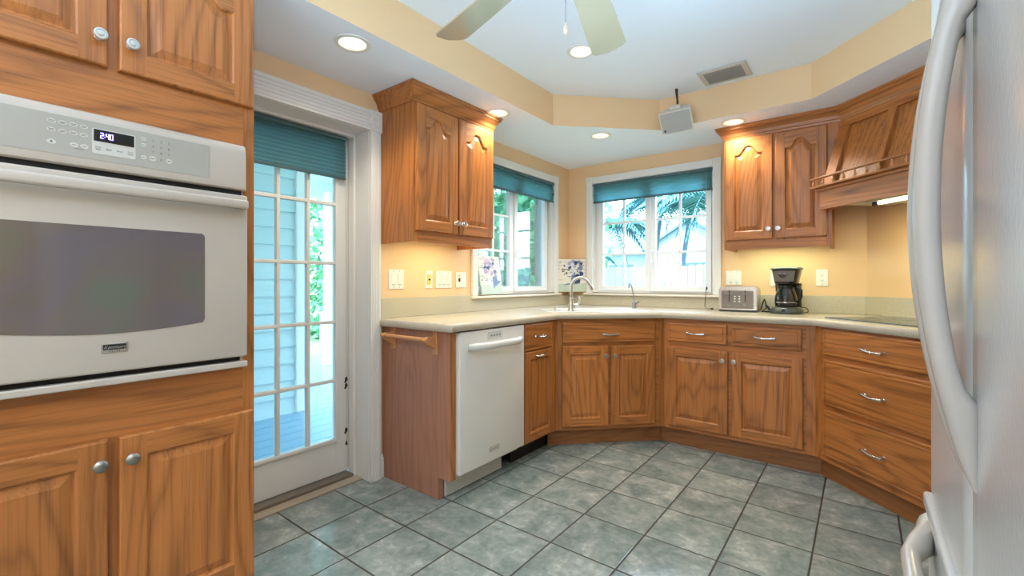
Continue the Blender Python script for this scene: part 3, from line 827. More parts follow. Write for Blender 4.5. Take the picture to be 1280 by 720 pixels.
def base_cab(name, label, loc, rz, width, depth, zb=.115, toe=.05, toemat=None, toe_x=(0, None), ztop=.873):
    t = thing(name, label, 'cabinet', loc, rz)
    b = MB()
    b.prism([(.002, .02), (width - .002, .02), (width - .03 , depth), (.03, depth)], zb, ztop)
    fr = MB()
    b.box(0, .045, 0, .0199, zb, .873); b.box(width - .045, width, 0, .0199, zb, .873); b.box(.045, width - .045, 0, .0199, zb, .873, 1)
    b.build('body', OAK, t)
    b = MB(); b.box(toe_x[0], toe_x[1] if toe_x[1] is not None else width, toe, toe + .015, 0, zb - .001); b.build('toe_kick', toemat or OAKD, t)
    return t
t = base_cab('narrow_base_cabinet', 'narrow oak base cabinet between the dishwasher and sink cabinet', (XB, 2.228, 0), pi / 2, .385, .53, .118, .085, BLACK)
d = drawer_front('drawer', t, .016, .325, .697, .862); pull(d, .170, .780, -.02, .085)
d = panel_door('door', t, .016, .333, .132, .692, 0, .02, False, .05); pull(d, .175, .662, -.02, .10, 0, True)
s = .70711
t = base_cab('sink_cabinet', 'two-door oak sink base cabinet set across the corner', (XB, 2.615, 0), pi / 4, .785, .40, .115, .056, None, (-.04, .83), .70)
d = drawer_front('drawer', t, .048, .705, .712, .846); pull(d, .376, .770, -.02, .105)
d = panel_door('door', t, .046, .368, .142, .688); knob(d, .346, .621, -.02)
d = panel_door('door', t, .388, .704, .142, .686); knob(d, .412, .621, -.02)
t = base_cab('base_cabinet', 'two-door two-drawer oak base cabinet below the toaster', (-1.09, 3.155, 0), 0, .88, .55, .115, .045, None, (-.035, .905))
d = drawer_front('drawer', t, .030, .406, .720, .846); pull(d, .218, .782, -.02, .105)
d = drawer_front('drawer', t, .437, .814, .720, .846); pull(d, .622, .784, -.02, .105)
d = panel_door('door', t, .029, .413, .142, .678); knob(d, .384, .619, -.02)
d = panel_door('door', t, .436, .820, .142, .678); knob(d, .452, .621, -.02)
t = base_cab('drawer_cabinet', 'three-drawer oak base cabinet under the cooktop', (-.21, 3.155, 0), -pi / 4, .92, .55, .115, .05, None, (-.04, .92))
for z0, z1, pz0 in ((.718, .860, .782), (.434, .692, .556), (.150, .411, .276)):
    d = drawer_front('drawer', t, .072, .715, z0, z1); pull(d, .388, pz0, -.02, .105, 1.0)

# ------------------------------------------------------------ countertop with sink cut-out
OV = .034
nD = (-s, s); kD = (1.645 + 2.615) * s - OV                 # diagonal sink edge
kR = (-.21 + 3.155) * s - OV                                # right diagonal edge
xe, ye = XB + OV, 3.155 - OV
def nt(n, t_): return ((t_ - n) * s, (t_ + n) * s)           # corner frame -> world
pA = (xe, kD / s + xe); pB = (ye - kD / s, ye); pC = (kR / s - ye, ye)
cend = (kR + 0) ; tR = 0.955                                # extent along the right diagonal
ux, uy = s, -s
pD = (pC[0] + ux * 0.93, pC[1] + uy * 0.93)
pE = (.998, 3.758 - .998 - .002)
out = [(-2.178, 1.588), (xe - .02, 1.588), (xe, 1.602), pA, pB, pC, pD, (.90, 2.30), (.998, 2.40), pE, (.027, 3.728), (XL + .002, 3.728), (XL + .002, 1.600), (-2.178, 1.600)]
def offset(poly, d):
    n = len(poly); res = []
    for i in range(n):
        a, p, c_ = Vector(poly[i - 1]), Vector(poly[i]), Vector(poly[(i + 1) % n])
        d1, d2 = (p - a).normalized(), (c_ - p).normalized()
        n1, n2 = Vector((-d1.y, d1.x)), Vector((-d2.y, d2.x))
        nn = (n1 + n2).normalized(); res.append(tuple(p + nn * d / max(.35, nn.dot(n1))))
    return res
SN0, SN1, ST0, ST1 = 3.215, 3.475, .775, 1.375
hole = [nt(n, t_) for t_, n in rrect(ST0, ST1, SN0, SN1, .05, 5)]
cz0, cz1 = .8745, .915
prof_ = [(0.004, cz0), (0, cz0 + .006), (-.003, cz0 + .018), (-.002, cz1 - .012), (.003, cz1 - .004), (.010, cz1)]
ct = MB()
L = [[(x, y, z) for x, y in offset(out, d)] for d, z in prof_]
ct.loops(L, 0, True, False, False)
ct.holed(offset(out, prof_[-1][0]), [hole], cz1); ct.holed(offset(out, prof_[0][0]), [hole], cz0, 0, True)
ct.loops([[(x, y, cz0) for x, y in hole], [(x, y, cz1) for x, y in hole]], 0, False, False, False)
co = thing('countertop', 'cream speckled countertop running round the corner', 'countertop', (0, 0, 0))
ct.build('slab', COUNTER, co)
zt = 1.032
b = MB()
b.box(XL + .001, XL + .017, 1.602, 2.37, cz1 + .0005, zt, 0, .002); b.box(XL + .001, XL + .017, 2.37, 3.711, cz1 + .0005, 1.002, 0, .002)
b.build('backsplash', SPLASH, co)
b = MB(); b.box(XL + .001, -.83, 3.713, 3.729, cz1 + .0005, 1.002, 0, .002); b.box(-.828, .02, 3.713, 3.729, cz1 + .0005, zt, 0, .002); b.build('backsplash', SPLASH, co)
b = MB(); c0 = Vector((.026, 3.730, (cz1 + zt) / 2 + .0005)); Ld = 1.36
cc = c0 + Vector((s, -s, 0)) * Ld / 2 - Vector((s, s, 0)) * .009
b.obox(cc, Vector((s, -s, 0)) * Ld / 2, Vector((s, s, 0)) * .008, Vector((0, 0, (zt - cz1) / 2 - .0005)))
b.build('backsplash', SPLASH, co)

# sink
sk = thing('kitchen_sink', 'white drop-in corner sink let into the countertop', 'sink', (0, 0, cz1), 0)
def ring(t0, t1, n0, n1, r, z): return [(*nt(n, t_), z) for t_, n in rrect(t0, t1, n0, n1, r, 5)]
b = MB()
b.loops([ring(ST0 - .115, ST1 + .055, SN0 - .125, SN1 + .03, .06, .0005), ring(ST0 - .114, ST1 + .054, SN0 - .124, SN1 + .029, .06, .0025), ring(ST0 - .110, ST1 + .050, SN0 - .120, SN1 + .025, .06, .0035),
         ring(ST0 + .003, ST1 - .003, SN0 + .003, SN1 - .003, .05, .003), ring(ST0 + .008, ST1 - .008, SN0 + .008, SN1 - .008, .05, -.002),
         ring(ST0 + .02, ST1 - .02, SN0 + .02, SN1 - .02, .06, -.16), ring(ST0 + .05, ST1 - .05, SN0 + .05, SN1 - .05, .05, -.175)], 0, True, False, True)
b.build('basin', PORC, sk)
b = MB(); b.lathe([(.04, 0), (.038, .003), (.03, .002), (.028, -.0), (0, -.0)], (*nt((SN0 + SN1) / 2, 1.075), -.174), (0, 0, 1), 20); b.build('drain', STEEL, sk)

fx, fy = nt(3.135, .830)
fa = thing('kitchen_faucet', 'tall brushed nickel gooseneck faucet at the corner sink', 'faucet', (fx, fy, cz1 + .0036), R(37.6))
b = MB(); b.lathe([(.026, 0), (.026, .004), (.022, .012), (.021, .03), (.019, .055), (.013, .078), (.0135, .082), (.0135, .09), (.010, .094)], (0, 0, 0), (0, 0, 1), 24); b.build('base', NICKEL, fa)
b = MB(); rA = .062; P = [(0, 0, .085), (0, 0, .13), (0, 0, .175)] + [(rA - rA * cos(a), 0, .175 + rA * sin(a)) for a in [pi * .85 * i / 14 for i in range(1, 15)]]
b.tube(P, .0108, 12); b.build('spout', NICKEL, fa)
e = Vector(P[-1]); dv = (Vector(P[-1]) - Vector(P[-2])).normalized()
b = MB(); b.lathe([(.0105, 0), (.0115, .008), (.0105, .012), (.013, .03), (.0155, .055), (.0125, .060), (0, .060)], e, dv, 18); b.build('spray_head', NICKEL, fa)
b = MB(); b.lathe([(.012, 0), (.012, .018), (.016, .024), (.015, .036), (.006, .040)], (.012, 0, .042), (1, 0, 0.05), 18)
b.tube([(.040, 0, .048), (.056, 0, .058), (.060, 0, .082), (.050, 0, .104)], [.008, .0075, .006, .005], 10); b.build('handle', NICKEL, fa)
fx2, fy2 = nt(3.135, .712)
sd = thing('soap_dispenser', 'short nickel soap dispenser left of the gooseneck faucet', 'soap dispenser', (fx2, fy2, cz1 + .0036), R(37.6))
b = MB(); b.lathe([(.016, 0), (.015, .004), (.009, .008), (.009, .03), (.012, .034), (.012, .040), (0, .042)], (0, 0, 0), (0, 0, 1), 18); b.build('base', NICKEL, sd)
b = MB(); b.tube([(0, 0, .035), (.02, 0, .036), (.05, 0, .033)], [.006, .005, .0045], 8); b.build('nozzle', NICKEL, sd)
fx3, fy3 = nt(3.430, 1.418)
ff = thing('filter_faucet', 'slim curved drinking water faucet below the back window', 'faucet', (fx3, fy3, cz1 + .001), R(37.6))
b = MB(); b.lathe([(.020, 0), (.018, .006), (.013, .018), (.016, .040), (.010, .055), (.006, .06)], (0, 0, 0), (0, 0, 1), 18)
b.tube([(.005, 0, .03), (.028, 0, .048), (.04, 0, .058)], [.009, .008, .006], 8); b.build('base', PEWTER, ff)
b = MB(); P = [(0, 0, .055), (-.004, 0, .10), (-.016, 0, .160), (-.026, 0, .19), (-.036, 0, .196), (-.042, 0, .186), (-.042, 0, .160)]
b.tube(P, .0052, 10); b.build('spout', PEWTER, ff)

# ------------------------------------------------------------ dials of the wall: switches and outlets
def plate(name, label, cat, loc, rz, w, h, style):
    t = thing(name, label, cat, loc, rz)
    b = MB(); b.box(-w / 2, w / 2, -.006, -.0005, -h / 2, h / 2, 0, .002); b.build('cover_plate', PLATE, t)
    n = {'rocker2': 2, 'rocker3': 3, 'dimmer': 1, 'mixed': 2, 'outlet': 1}[style]
    for k in range(n):
        x = (k - (n - 1) / 2) * .046 * (w / (.046 * n + .024)) if n > 1 else 0
        for z in (h * .42, -h * .42):
            sc_ = MB(); sc_.lathe([(.003, 0), (.002, .001), (0, .001)], (x, -.006, z), (0, -1, 0), 8); sc_.build('screw', PEWTER, t)
        if style.startswith('rocker'):
            q = MB(); q.add([(x - .014, -.0065, -.030), (x + .014, -.0065, -.030), (x + .014, -.0105, .030), (x - .014, -.0105, .030), (x - .014, -.006, -.030), (x + .014, -.006, -.030), (x + .014, -.006, .030), (x - .014, -.006, .030)],
                            [(0, 1, 2, 3), (4, 7, 6, 5), (0, 4, 5, 1), (1, 5, 6, 2), (2, 6, 7, 3), (3, 7, 4, 0)])
            q.box(x - .012, x + .012, -.0075, -.006, -.034, -.031, 1); q.build('rocker', [PLATE, INK], t)
        elif style == 'dimmer':
            q = MB(); q.box(x - .017, x + .017, -.009, -.006, -.034, .034, 0, .001); q.lathe([(.006, 0), (.005, .008), (0, .008)], (x, -.009, 0), (0, -1, 0), 12, 1); q.build('dimmer', [IVORY, SHADOWG], t)
        elif style == 'mixed':
            q = MB()
            if k == 0: q.box(x - .006, x + .006, -.012, -.006, -.012, .012, 1, .001); q.box(x - .004, x + .004, -.0068, -.006, .026, .032, 1)
            else: q.box(x - .014, x + .014, -.0065, -.006, -.03, .03, 0)
            q.build('toggle', [PLATE, SHADOWG], t)
        else:
            q = MB(); q.box(-.0165, .0165, -.0085, -.006, -.033, .033, 0, .001)
            for z in (-.0185, .0185):
                q.box(-.008, -.0055, -.0091, -.0085, z - .003, z + .006, 1); q.box(.0045, .007, -.0091, -.0085, z - .003, z + .005, 1); q.lathe([(.0025, 0), (0, .0005)], (0, -.0085, z - .009), (0, -1, 0), 8, 1)
            q.build('receptacle', [PLATE, SHADOWG], t)
    return t
plate('light_switch', 'double rocker switch nearest the door casing', 'light switch', (XL, 1.719, 1.142), pi / 2, .112, .116, 'rocker2')
plate('dimmer_switch', 'single narrow wall plate with an ivory insert', 'dimmer switch', (XL, 1.974, 1.141), pi / 2, .060, .112, 'dimmer')
plate('light_switch', 'triple switch plate under the left upper cabinet', 'light switch', (XL, 2.106, 1.141), pi / 2, .142, .112, 'rocker3')
plate('light_switch', 'toggle switch plate nearest the left wall window', 'light switch', (XL, 2.270, 1.139), pi / 2, .100, .106, 'mixed')
plate('light_switch', 'double rocker switch above the toaster', 'light switch', (-.762, YW, 1.155), 0, .104, .108, 'rocker2')
plate('wall_outlet', 'white outlet half hidden behind the coffee maker', 'outlet', (-.486, YW, 1.150), 0, .068, .114, 'outlet')
plate('wall_outlet', 'white duplex outlet right of the coffee maker', 'outlet', (-.211, YW, 1.154), 0, .068, .114, 'outlet')

# ------------------------------------------------------------ upper cabinets
XF = -1.90
t = thing('upper_cabinet', 'oak wall cabinet with crown beside the left wall window', 'cabinet', (XF, 1.602, 0), pi / 2)
W = .650
b = MB(); b.box(0, W, .02, .298, 1.40, 2.105, 0); b.box(0, W, 0, .0199, 1.345, 2.105, 0); b.box(0, .018, .02, .298, 1.345, 1.40); b.box(W - .018, W, .02, .298, 1.345, 1.40)
b.box(.03, W - .03, -.0005, .0, 1.346, 1.398, 1)
b.build('body', OAK, t)
b = MB(); crown(b, [(0, .297), (0, 0), (W, 0), (W, .297)][::1], 2.10, 2.1885, .050, 1)
b.build('crown_moulding', OAK, t)
d = panel_door('door', t, .010, .318, 1.405, 2.092, 0, .02, True, .058); knob(d, .296, 1.468, -.02)
d = panel_door('door', t, .332, .642, 1.405, 2.092, 0, .02, True, .058); knob(d, .357, 1.468, -.02)
b = MB(); b.box(.12, .56, .06, .11, 1.378, 1.399, 0, .003); b.build('under_cabinet_lamp', emis('lit_lamp_diffuser', (250, 244, 200), 2.0), t)
light('under_cabinet_light', 'AREA', (XL + .21, 1.94, 1.372), 1.35, (1.0, .90, .50), (0, 0, 0), shape='RECTANGLE', size=.06, size_y=.42)

YF = 3.41
t = thing('upper_cabinet', 'oak wall cabinet with crown between the back window and hood', 'cabinet', (-.758, YF, 0), 0)
W = .615
b = MB(); b.box(0, W, .02, .318, 1.40, 2.125, 0); b.box(0, W, 0, .0199, 1.348, 2.125, 0); b.box(0, .018, .02, .318, 1.348, 1.40); b.box(W - .018, W, .02, .318, 1.348, 1.40)
b.box(.03, W - .03, -.0005, 0, 1.349, 1.398, 1)
b.box(W, W + .048, -.002, .02, 1.69, 2.125, 0)
b.build('body', OAK, t)
b = MB(); crown(b, [(0, .317), (0, 0), (W + .055, 0)], 2.105, 2.1885, .050, 1); b.build('crown_moulding', OAK, t)
d = panel_door('door', t, .012, .297, 1.410, 2.100, 0, .02, True, .055); knob(d, .275, 1.474, -.02)
d = panel_door('door', t, .311, .592, 1.410, 2.100, 0, .02, True, .055); knob(d, .330, 1.474, -.02)
b = MB(); b.box(.10, .52, .06, .11, 1.378, 1.399, 0, .003); b.build('under_cabinet_lamp', emis('lit_green_diffuser', (232, 250, 205), 2.0), t)
light('under_cabinet_light', 'AREA', (-.45, YW - .19, 1.372), 1.4, (.92, 1.0, .60), (0, 0, 0), shape='RECTANGLE', size=.42, size_y=.06)

# ------------------------------------------------------------ range hood (local: x along wall to the right, y into the wall; y = 0 at n = 2.207)
HN, HT = 2.207, -2.485
hx, hy = (HN + HT) * s, (HN - HT) * s
t = thing('range_hood', 'sloped oak range hood with little spindle gallery rail', 'range hood', (hx, hy, 0), -pi / 4)
W = .975; DB = 2.657 - HN - .003
zA0, zA1 = 1.565, 1.690
b = MB()
b.box(0, W, 0, .02, zA0, zA1, 1); b.box(0, .02, .02, DB, zA0 + .028, zA1, 0); b.box(W - .02, W, .02, DB, zA0 + .028, zA1, 0)
b.build('apron', OAK, t)
yT, zT0, zT1 = .150, 1.715, 2.115
def slope(z): return .02 + (yT - .02) * (z - zT0) / (zT1 - zT0)
b = MB()
b.prism([(slope(zT0) + .012, zT0 - .024), (slope(zT1) + .012, zT1), (DB, zT1), (DB, zT0 - .024)], .002, W - .002, 'yz')
st = .07; inner = (W - 2 * st - 2 * .05) / 3
xs_ = [(0, st)]
for k in range(1, 3): x = st + inner * k + .05 * (k - 1); xs_.append((x, x + .05))
xs_.append((W - st, W))
def slab(mb, x0, x1, z0, z1, off, m):
    mb.add([(x0, slope(z0) - off, z0), (x1, slope(z0) - off, z0), (x1, slope(z1) - off, z1), (x0, slope(z1) - off, z1),
            (x0, slope(z0) + .013, z0), (x1, slope(z0) + .013, z0), (x1, slope(z1) + .013, z1), (x0, slope(z1) + .013, z1)],
           [(0, 1, 2, 3), (0, 4, 5, 1), (1, 5, 6, 2), (2, 6, 7, 3), (3, 7, 4, 0)], m)
for x0, x1 in xs_: slab(b, x0, x1, zT0 - .02, zT1, .006, 0)
slab(b, 0, W, zT1 - .055, zT1, .0065, 1)
b.build('sloped_body', OAK, t)
b = MB(); crown(b, [(0.0, yT - .006), (W, yT - .006)], 2.085, 2.1885, .06, 1); b.build('crown_moulding', OAK, t)
b = MB(); b.box(-.03, W + .03, -.045, .04, zA1, zA1 + .014, 0, .003); b.box(-.012, W + .012, -.022, .02, zA1 - .018, zA1, 0, .006); sh = b.build('shelf', OAKH, t)
b = MB(); b.box(-.03, W + .03, -.043, -.029, zA1 + .052, zA1 + .064, 0, .003); b.build('gallery_rail', OAKH, t)
ns = 15
for k in range(ns):
    x = -.012 + (W + .024) * k / (ns - 1)
    b = MB(); b.lathe([(.004, 0), (.0045, .004), (.0075, .010), (.0085, .016), (.005, .022), (.0035, .028), (.0055, .031), (.0035, .035), (.004, .0385)], (x, -.036, zA1 + .0138), (0, 0, 1), 10); b.build('spindle', OAKP, sh)
b = MB(); b.box(.021, W - .021, .021, DB - .002, 1.592, 1.600); b.box(.20, W - .2, .10, .30, 1.572, 1.5915, 0, .002); ins = b.build('vent_insert', mat('pale_green_enamel_liner', lin(206, 208, 186), .3), t)
for k in range(14):
    b = MB(); b.box(.32 + k * .026, .335 + k * .026, .055, .095, 1.584, 1.5915); b.build('vent_louvre', STEEL, ins)
b = MB(); b.tube([(.255, .13, 1.563), (W - .25, .13, 1.563)], .009, 10); b.build('lamp_tube', TUBE, ins)
b = MB(); b.box(.225, .257, .118, .142, 1.552, 1.572, 0, .002); b.build('lamp_holder', BLACK, ins)
lx, ly = (HN + .16 + HT + W / 2) * s, (HN + .16 - HT - W / 2) * s
light('hood_light', 'AREA', (lx, ly, 1.548), 3.2, (1.0, .92, .48), (0, 0, -pi / 4), shape='RECTANGLE', size=.45, size_y=.05)

# cooktop
ck = thing('cooktop', 'black glass cooktop set flush in the right counter', 'cooktop', ((2.14 - 2.385) * s, (2.14 + 2.385) * s, cz1), -pi / 4)
b = MB(); b.prism(rrect(0, .80, 0, .455, .012, 4), .0005, .007); b.build('glass_top', COOKGLASS, ck)
b = MB(); b.prism(rrect(-.003, .803, -.003, .458, .014, 4), .0002, .0035); b.build('metal_edge', DARKSTEEL, ck)
for x, y, r in ((.2, .12, .07), (.2, .32, .09), (.58, .13, .10), (.58, .34, .07)):
    b = MB(); b.lathe([(r, 0), (r, .0003), (r - .003, .0003), (r - .003, 0)], (x, y, .0071), (0, 0, 1), 36, cap=False); b.build('burner_ring', INK, ck)

# ------------------------------------------------------------ toaster
ts = thing('toaster', 'four-slice stainless toaster right of the back window', 'toaster', (-.814, 3.495, cz1 + .0008), R(0))
TW, TD, TH_ = .245, .15, .182
b = MB()
sec = [(.0, .012)] + [(0, .10)] + arc(.03, TH_ - .036, .03, pi, pi / 2, 6)
sec = [(x, z) for x, z in sec] + [(TW - x, z) for x, z in reversed(sec)]
b.prism(sec, .006, TD, 'xz', 0, True); b.build('shell', STEEL, ts)
b = MB(); b.prism([(.004 + x * (TW - .008) / TW, .014 + (z - .012) * .975) for x, z in sec], -.002, .0055, 'xz', 0, True)
b.prism(rrect(.020, TW - .020, .022, TH_ - .034, .006, 3), -.0045, -.002, 'xz', 1); b.build('front_panel', [STEEL, DARKSTEEL], ts)
b = MB(); b.box(.004, TW - .004, .004, TD - .004, 0.0, .012, 0, .003); b.box(.002, .03, -.002, TD, 0, .014, 0, .003); b.box(TW - .03, TW - .002, -.002, TD, 0, .014, 0, .003); b.build('base', mat('charcoal_plastic', lin(70, 72, 76), .4), ts)
for x in (.071, .173):
    b = MB(); b.box(x - .0025, x + .0025, -.0052, -.0044, .070, .150); b.build('lever_slot', BLACK, ts)
    b = MB(); b.box(x - .027, x + .027, -.020, -.0052, .122, .127, 0, .002); b.build('lever', PEWTER, ts)
    b = MB(); b.lathe([(.014, 0), (.014, .008), (.011, .011), (0, .011)], (x, -.0045, .045), (0, -1, 0), 20); b.box(x - .002, x + .002, -.0175, -.0155, .036, .056); b.build('dial', PEWTER, ts)
for x in (.107, .137):
    for z in (.073, .090, .107):
        b = MB(); b.box(x - .005, x + .005, -.0065, -.0045, z - .004, z + .004, 0, .001); b.build('button', PLATE, ts)
for y in (.035, .062, .09, .117):
    b = MB(); b.box(.03, TW - .03, y - .006, y + .006, TH_ - .0062, TH_ - .0054); b.build('bread_slot', BLACK, ts)
# ------------------------------------------------------------ coffee maker
cm = thing('coffee_maker', 'black and steel drip coffee maker with glass carafe', 'coffee maker', (-.395, 3.515, cz1 + .0008), R(-4))
def oval_ring(cx, cy, rx, ry, z, n=32, p=2.6):
    o_ = []
    for i in range(n):
        a = 2 * pi * i / n; ca, sa = cos(a), sin(a)
        o_.append((cx + rx * (abs(ca) ** (2 / p)) * (1 if ca >= 0 else -1), cy + ry * (abs(sa) ** (2 / p)) * (1 if sa >= 0 else -1), z))
    return o_
b = MB(); b.loops([oval_ring(0, 0, .094, .10, 0), oval_ring(0, 0, .096, .102, .006), oval_ring(0, 0, .094, .10, .022), oval_ring(0, .0, .082, .088, .040), oval_ring(0, 0, .072, .078, .044)], 0, True, True, True)
base_o = b.build('base', mat('dark_grey_plastic', lin(62, 66, 64), .3), cm)
b = MB(); b.lathe([(.010, 0), (.009, .004), (.006, .005), (0, .004)], (0, -.100, .024), (0, -1, .25), 16); b.build('power_button', BLACKG, base_o)
b = MB(); b.loops([oval_ring(0, .055, .078, .042, .040), oval_ring(0, .055, .074, .042, .14), oval_ring(0, .055, .078, .044, .2)], 0, True, True, True); b.build('tower', BLACKG, cm)
b = MB(); b.loops([oval_ring(0, .005, .060, .088, .196), oval_ring(0, .005, .066, .092, .20), oval_ring(0, .005, .084, .10, .285), oval_ring(0, .005, .088, .103, .292)], 0, True, True, True); hd = b.build('brew_head', BLACKG, cm)
b = MB(); b.add([(-.052, -.0905, .212), (.052, -.0905, .212), (.064, -.1025, .283), (-.064, -.1025, .283), (-.052, -.080, .212), (.052, -.080, .212), (.064, -.09, .283), (-.064, -.09, .283)], [(0, 1, 2, 3), (0, 4, 5, 1), (1, 5, 6, 2), (2, 6, 7, 3), (3, 7, 4, 0)]); b.build('steel_fascia', DARKSTEEL, hd)
b = MB(); b.lathe([(.026, 0), (.025, .003), (0, .0035)], (-.005, -.0975, .262), (0, -1, .08), 24); lg = b.build('logo_disc', BLACKG, hd)
text('logo_lettering', 'MR. COFFEE', .0085, PLATE, lg, (-.005, -.1023, .263))
b = MB(); b.loops([oval_ring(0, .005, .092, .106, .292), oval_ring(0, .005, .093, .107, .298), oval_ring(0, .005, .084, .098, .307), oval_ring(0, .005, .05, .06, .311)], 0, True, True, True); b.build('lid', mat('grey_lid_plastic', lin(88, 94, 90), .35), cm)
ca = MB(); ca.lathe([(.050, 0), (.062, .004), (.066, .03), (.066, .06), (.058, .09), (.048, .118), (.046, .130)], (0, -.022, .0455), (0, 0, 1), 28, cap=False); ca.lathe([(.048, .0005), (0, .0005)], (0, -.022, .0455), (0, 0, 1), 28)
cf = ca.build('carafe', CARAFE, cm)
b = MB(); b.lathe([(.050, .122), (.051, .142), (.046, .148), (0, .149)], (0, -.022, .0455), (0, 0, 1), 24); b.tube([(.045, -.030, .183), (.075, -.05, .182), (.090, -.056, .155), (.090, -.056, .115), (.080, -.048, .085), (.064, -.036, .080)], [.009, .010, .011, .011, .010, .008], 10, 0, .8); b.build('carafe_handle', BLACKG, cf)
b = MB(); b.lathe([(.0672, .028), (.0672, .033)], (0, -.022, .0455), (0, 0, 1), 28, cap=False); b.build('carafe_band', CHROME, cf)
for k in range(6):
    pass
# cords
b = MB()
P = [(-.560, 3.60, .93), (-.545, 3.585, .985), (-.535, 3.575, 1.005), (-.528, 3.57, .985), (-.520, 3.565, .945), (-.545, 3.545, .921), (-.515, 3.54, .921), (-.50, 3.56, .921)]
b.tube(P, .0042, 8); b.tube([(-.527, 3.57, .965), (-.508, 3.565, .948), (-.502, 3.562, .93)], [.007, .008, .007], 8)
o = b.build('power_cord', BLACK, ts); o.matrix_parent_inverse = Matrix.LocRotScale(ts.location, ts.rotation_euler, None).inverted()
b = MB(); P = [(-.318, 3.560, .955), (-.300, 3.552, .958), (-.286, 3.548, .952), (-.275, 3.545, .938), (-.280, 3.55, .925), (-.30, 3.56, .921), (-.325, 3.60, .921)]
b.tube(P, .0028, 8); o = b.build('power_cord', BLACK, cm); o.matrix_parent_inverse = Matrix.LocRotScale(cm.location, cm.rotation_euler, None).inverted()
b = MB(); P = [(-.947, 3.69, 1.085), (-.948, 3.672, 1.03), (-.950, 3.665, .985), (-.948, 3.64, .945), (-.925, 3.61, .924), (-.893, 3.595, .923)]
b.tube(P, .0022, 8); b.lathe([(.004, 0), (.007, .004), (.006, .018), (0, .02)], (-.893, 3.595, .9245), (.9, -.2, .05), 10)
o = b.build('loose_cord', BLACK); tag(o, 'thin dark cord curling on the counter left of the toaster', 'cord')

# ------------------------------------------------------------ decorative painted tiles
def art(name, label, loc, rz, w, h, lean, seed, kind):
    rnd = random.Random(seed)
    t = thing(name, label, 'picture', loc, rz)
    mm = {k: mat('art_' + k, lin(*v), .35) for k, v in dict(ground=(226, 222, 208), table=(190, 204, 186), navy=(52, 72, 110), blue=(112, 132, 170), lilac=(172, 156, 186), pink=(206, 176, 190), line=(96, 92, 88), pale=(206, 210, 222), tan=(196, 178, 150)).items()}
    keys = list(mm)
    b = MB()
    b.box(-w / 2, w / 2, 0, .008, 0, h, 0, .001)
    Y = -.0002
    def patch(poly, k, lay): b.prism(poly, Y - .0006 - .00006 * lay, Y, 'xz', keys.index(k))
    patch([(-w / 2 + .001, .001), (w / 2 - .001, .001), (w / 2 - .001, h * .27), (-w / 2 + .001, h * .24)], 'table', 1)
    for r in range(6):                                   # brick joints of the painted wall
        z = h * (.36 + .11 * r); x = -w / 2 + .004
        while x < w / 2 - .03:
            l = rnd.uniform(.02, .05); 
            if rnd.random() < .75: patch([(x, z), (min(x + l, w / 2 - .002), z + rnd.uniform(-.002, .002)), (min(x + l, w / 2 - .002), z + .003), (x, z + .003)], 'line', 1)
            x += l + rnd.uniform(.006, .02)
    def blob(x, z, r, k, lay, sx=1.0):
        x = max(-w / 2 + r * sx, min(w / 2 - r * sx, x)); z = min(h - r, max(r, z))
        patch([(x + sx * r * rnd.uniform(.8, 1) * cos(2 * pi * i / 12), z + r * rnd.uniform(.8, 1) * sin(2 * pi * i / 12)) for i in range(12)], k, lay)
    if kind == 'planter':
        cx = w * .07; pb = h * .13
        patch([(cx, pb), (cx - .055, pb + .035), (cx - .065, h * .50), (cx, h * .44)], 'pale', 3)
        patch([(cx, pb), (cx + .06, pb + .055), (cx + .05, h * .50), (cx, h * .44)], 'blue', 3)
        patch([(cx + .03, pb + .02), (cx + .10, pb + .06), (cx + .05, pb + .07)], 'blue', 2)
        for i in range(26): blob(cx + rnd.uniform(-.075, .06), h * rnd.uniform(.46, .93), rnd.uniform(.009, .024), rnd.choice(['navy', 'blue', 'lilac', 'pink', 'pale', 'navy', 'lilac']), 4 + i * .2)
        for i in range(12): blob(rnd.uniform(-w / 2 + .01, w / 2 - .01), h * rnd.uniform(.35, .97), .006, 'line', 3)
    else:
        cx = w * .06
        patch([(cx + .01, h * .26), (cx + .058, h * .26), (cx + .066, h * .40), (cx + .05, h * .54), (cx + .03, h * .56), (cx + .01, h * .50), (cx, h * .38)], 'navy', 3)
        patch([(cx - .03, h * .27), (cx + .01, h * .28), (cx + .015, h * .6), (cx - .015, h * .62)], 'blue', 3)
        patch([(cx - .10, h * .20), (cx + .05, h * .24), (cx + .03, h * .265), (cx - .06, h * .26)], 'blue', 2)
        for i in range(26): blob(cx + rnd.uniform(-.06, .075), h * rnd.uniform(.48, .95), rnd.uniform(.008, .024), rnd.choice(['navy', 'blue', 'navy', 'pale', 'blue', 'lilac']), 4 + i * .2)
        for i in range(22): blob(-w / 2 + rnd.uniform(.01, .13), h * rnd.uniform(.45, .98), rnd.uniform(.003, .008), 'line', 3)
    p = b.build('painted_tile', [mm[k] for k in keys], t)
    p.rotation_euler = (-lean, 0, 0)
    return t
art('painted_tile', 'painted tile of a lilac planter leaning on the left window sill', (XL - .012, 2.632, WZ0 + .0028), pi / 2, .245, .292, R(9), 3, 'planter')
art('painted_tile', 'painted tile of a blue jug set across the corner behind the faucet', (*nt(4.052, (-2.196 + 3.531 - 2.005 + 3.723) / 2 * s), 1.0335), pi / 4, .262, .299, 0, 5, 'jug')

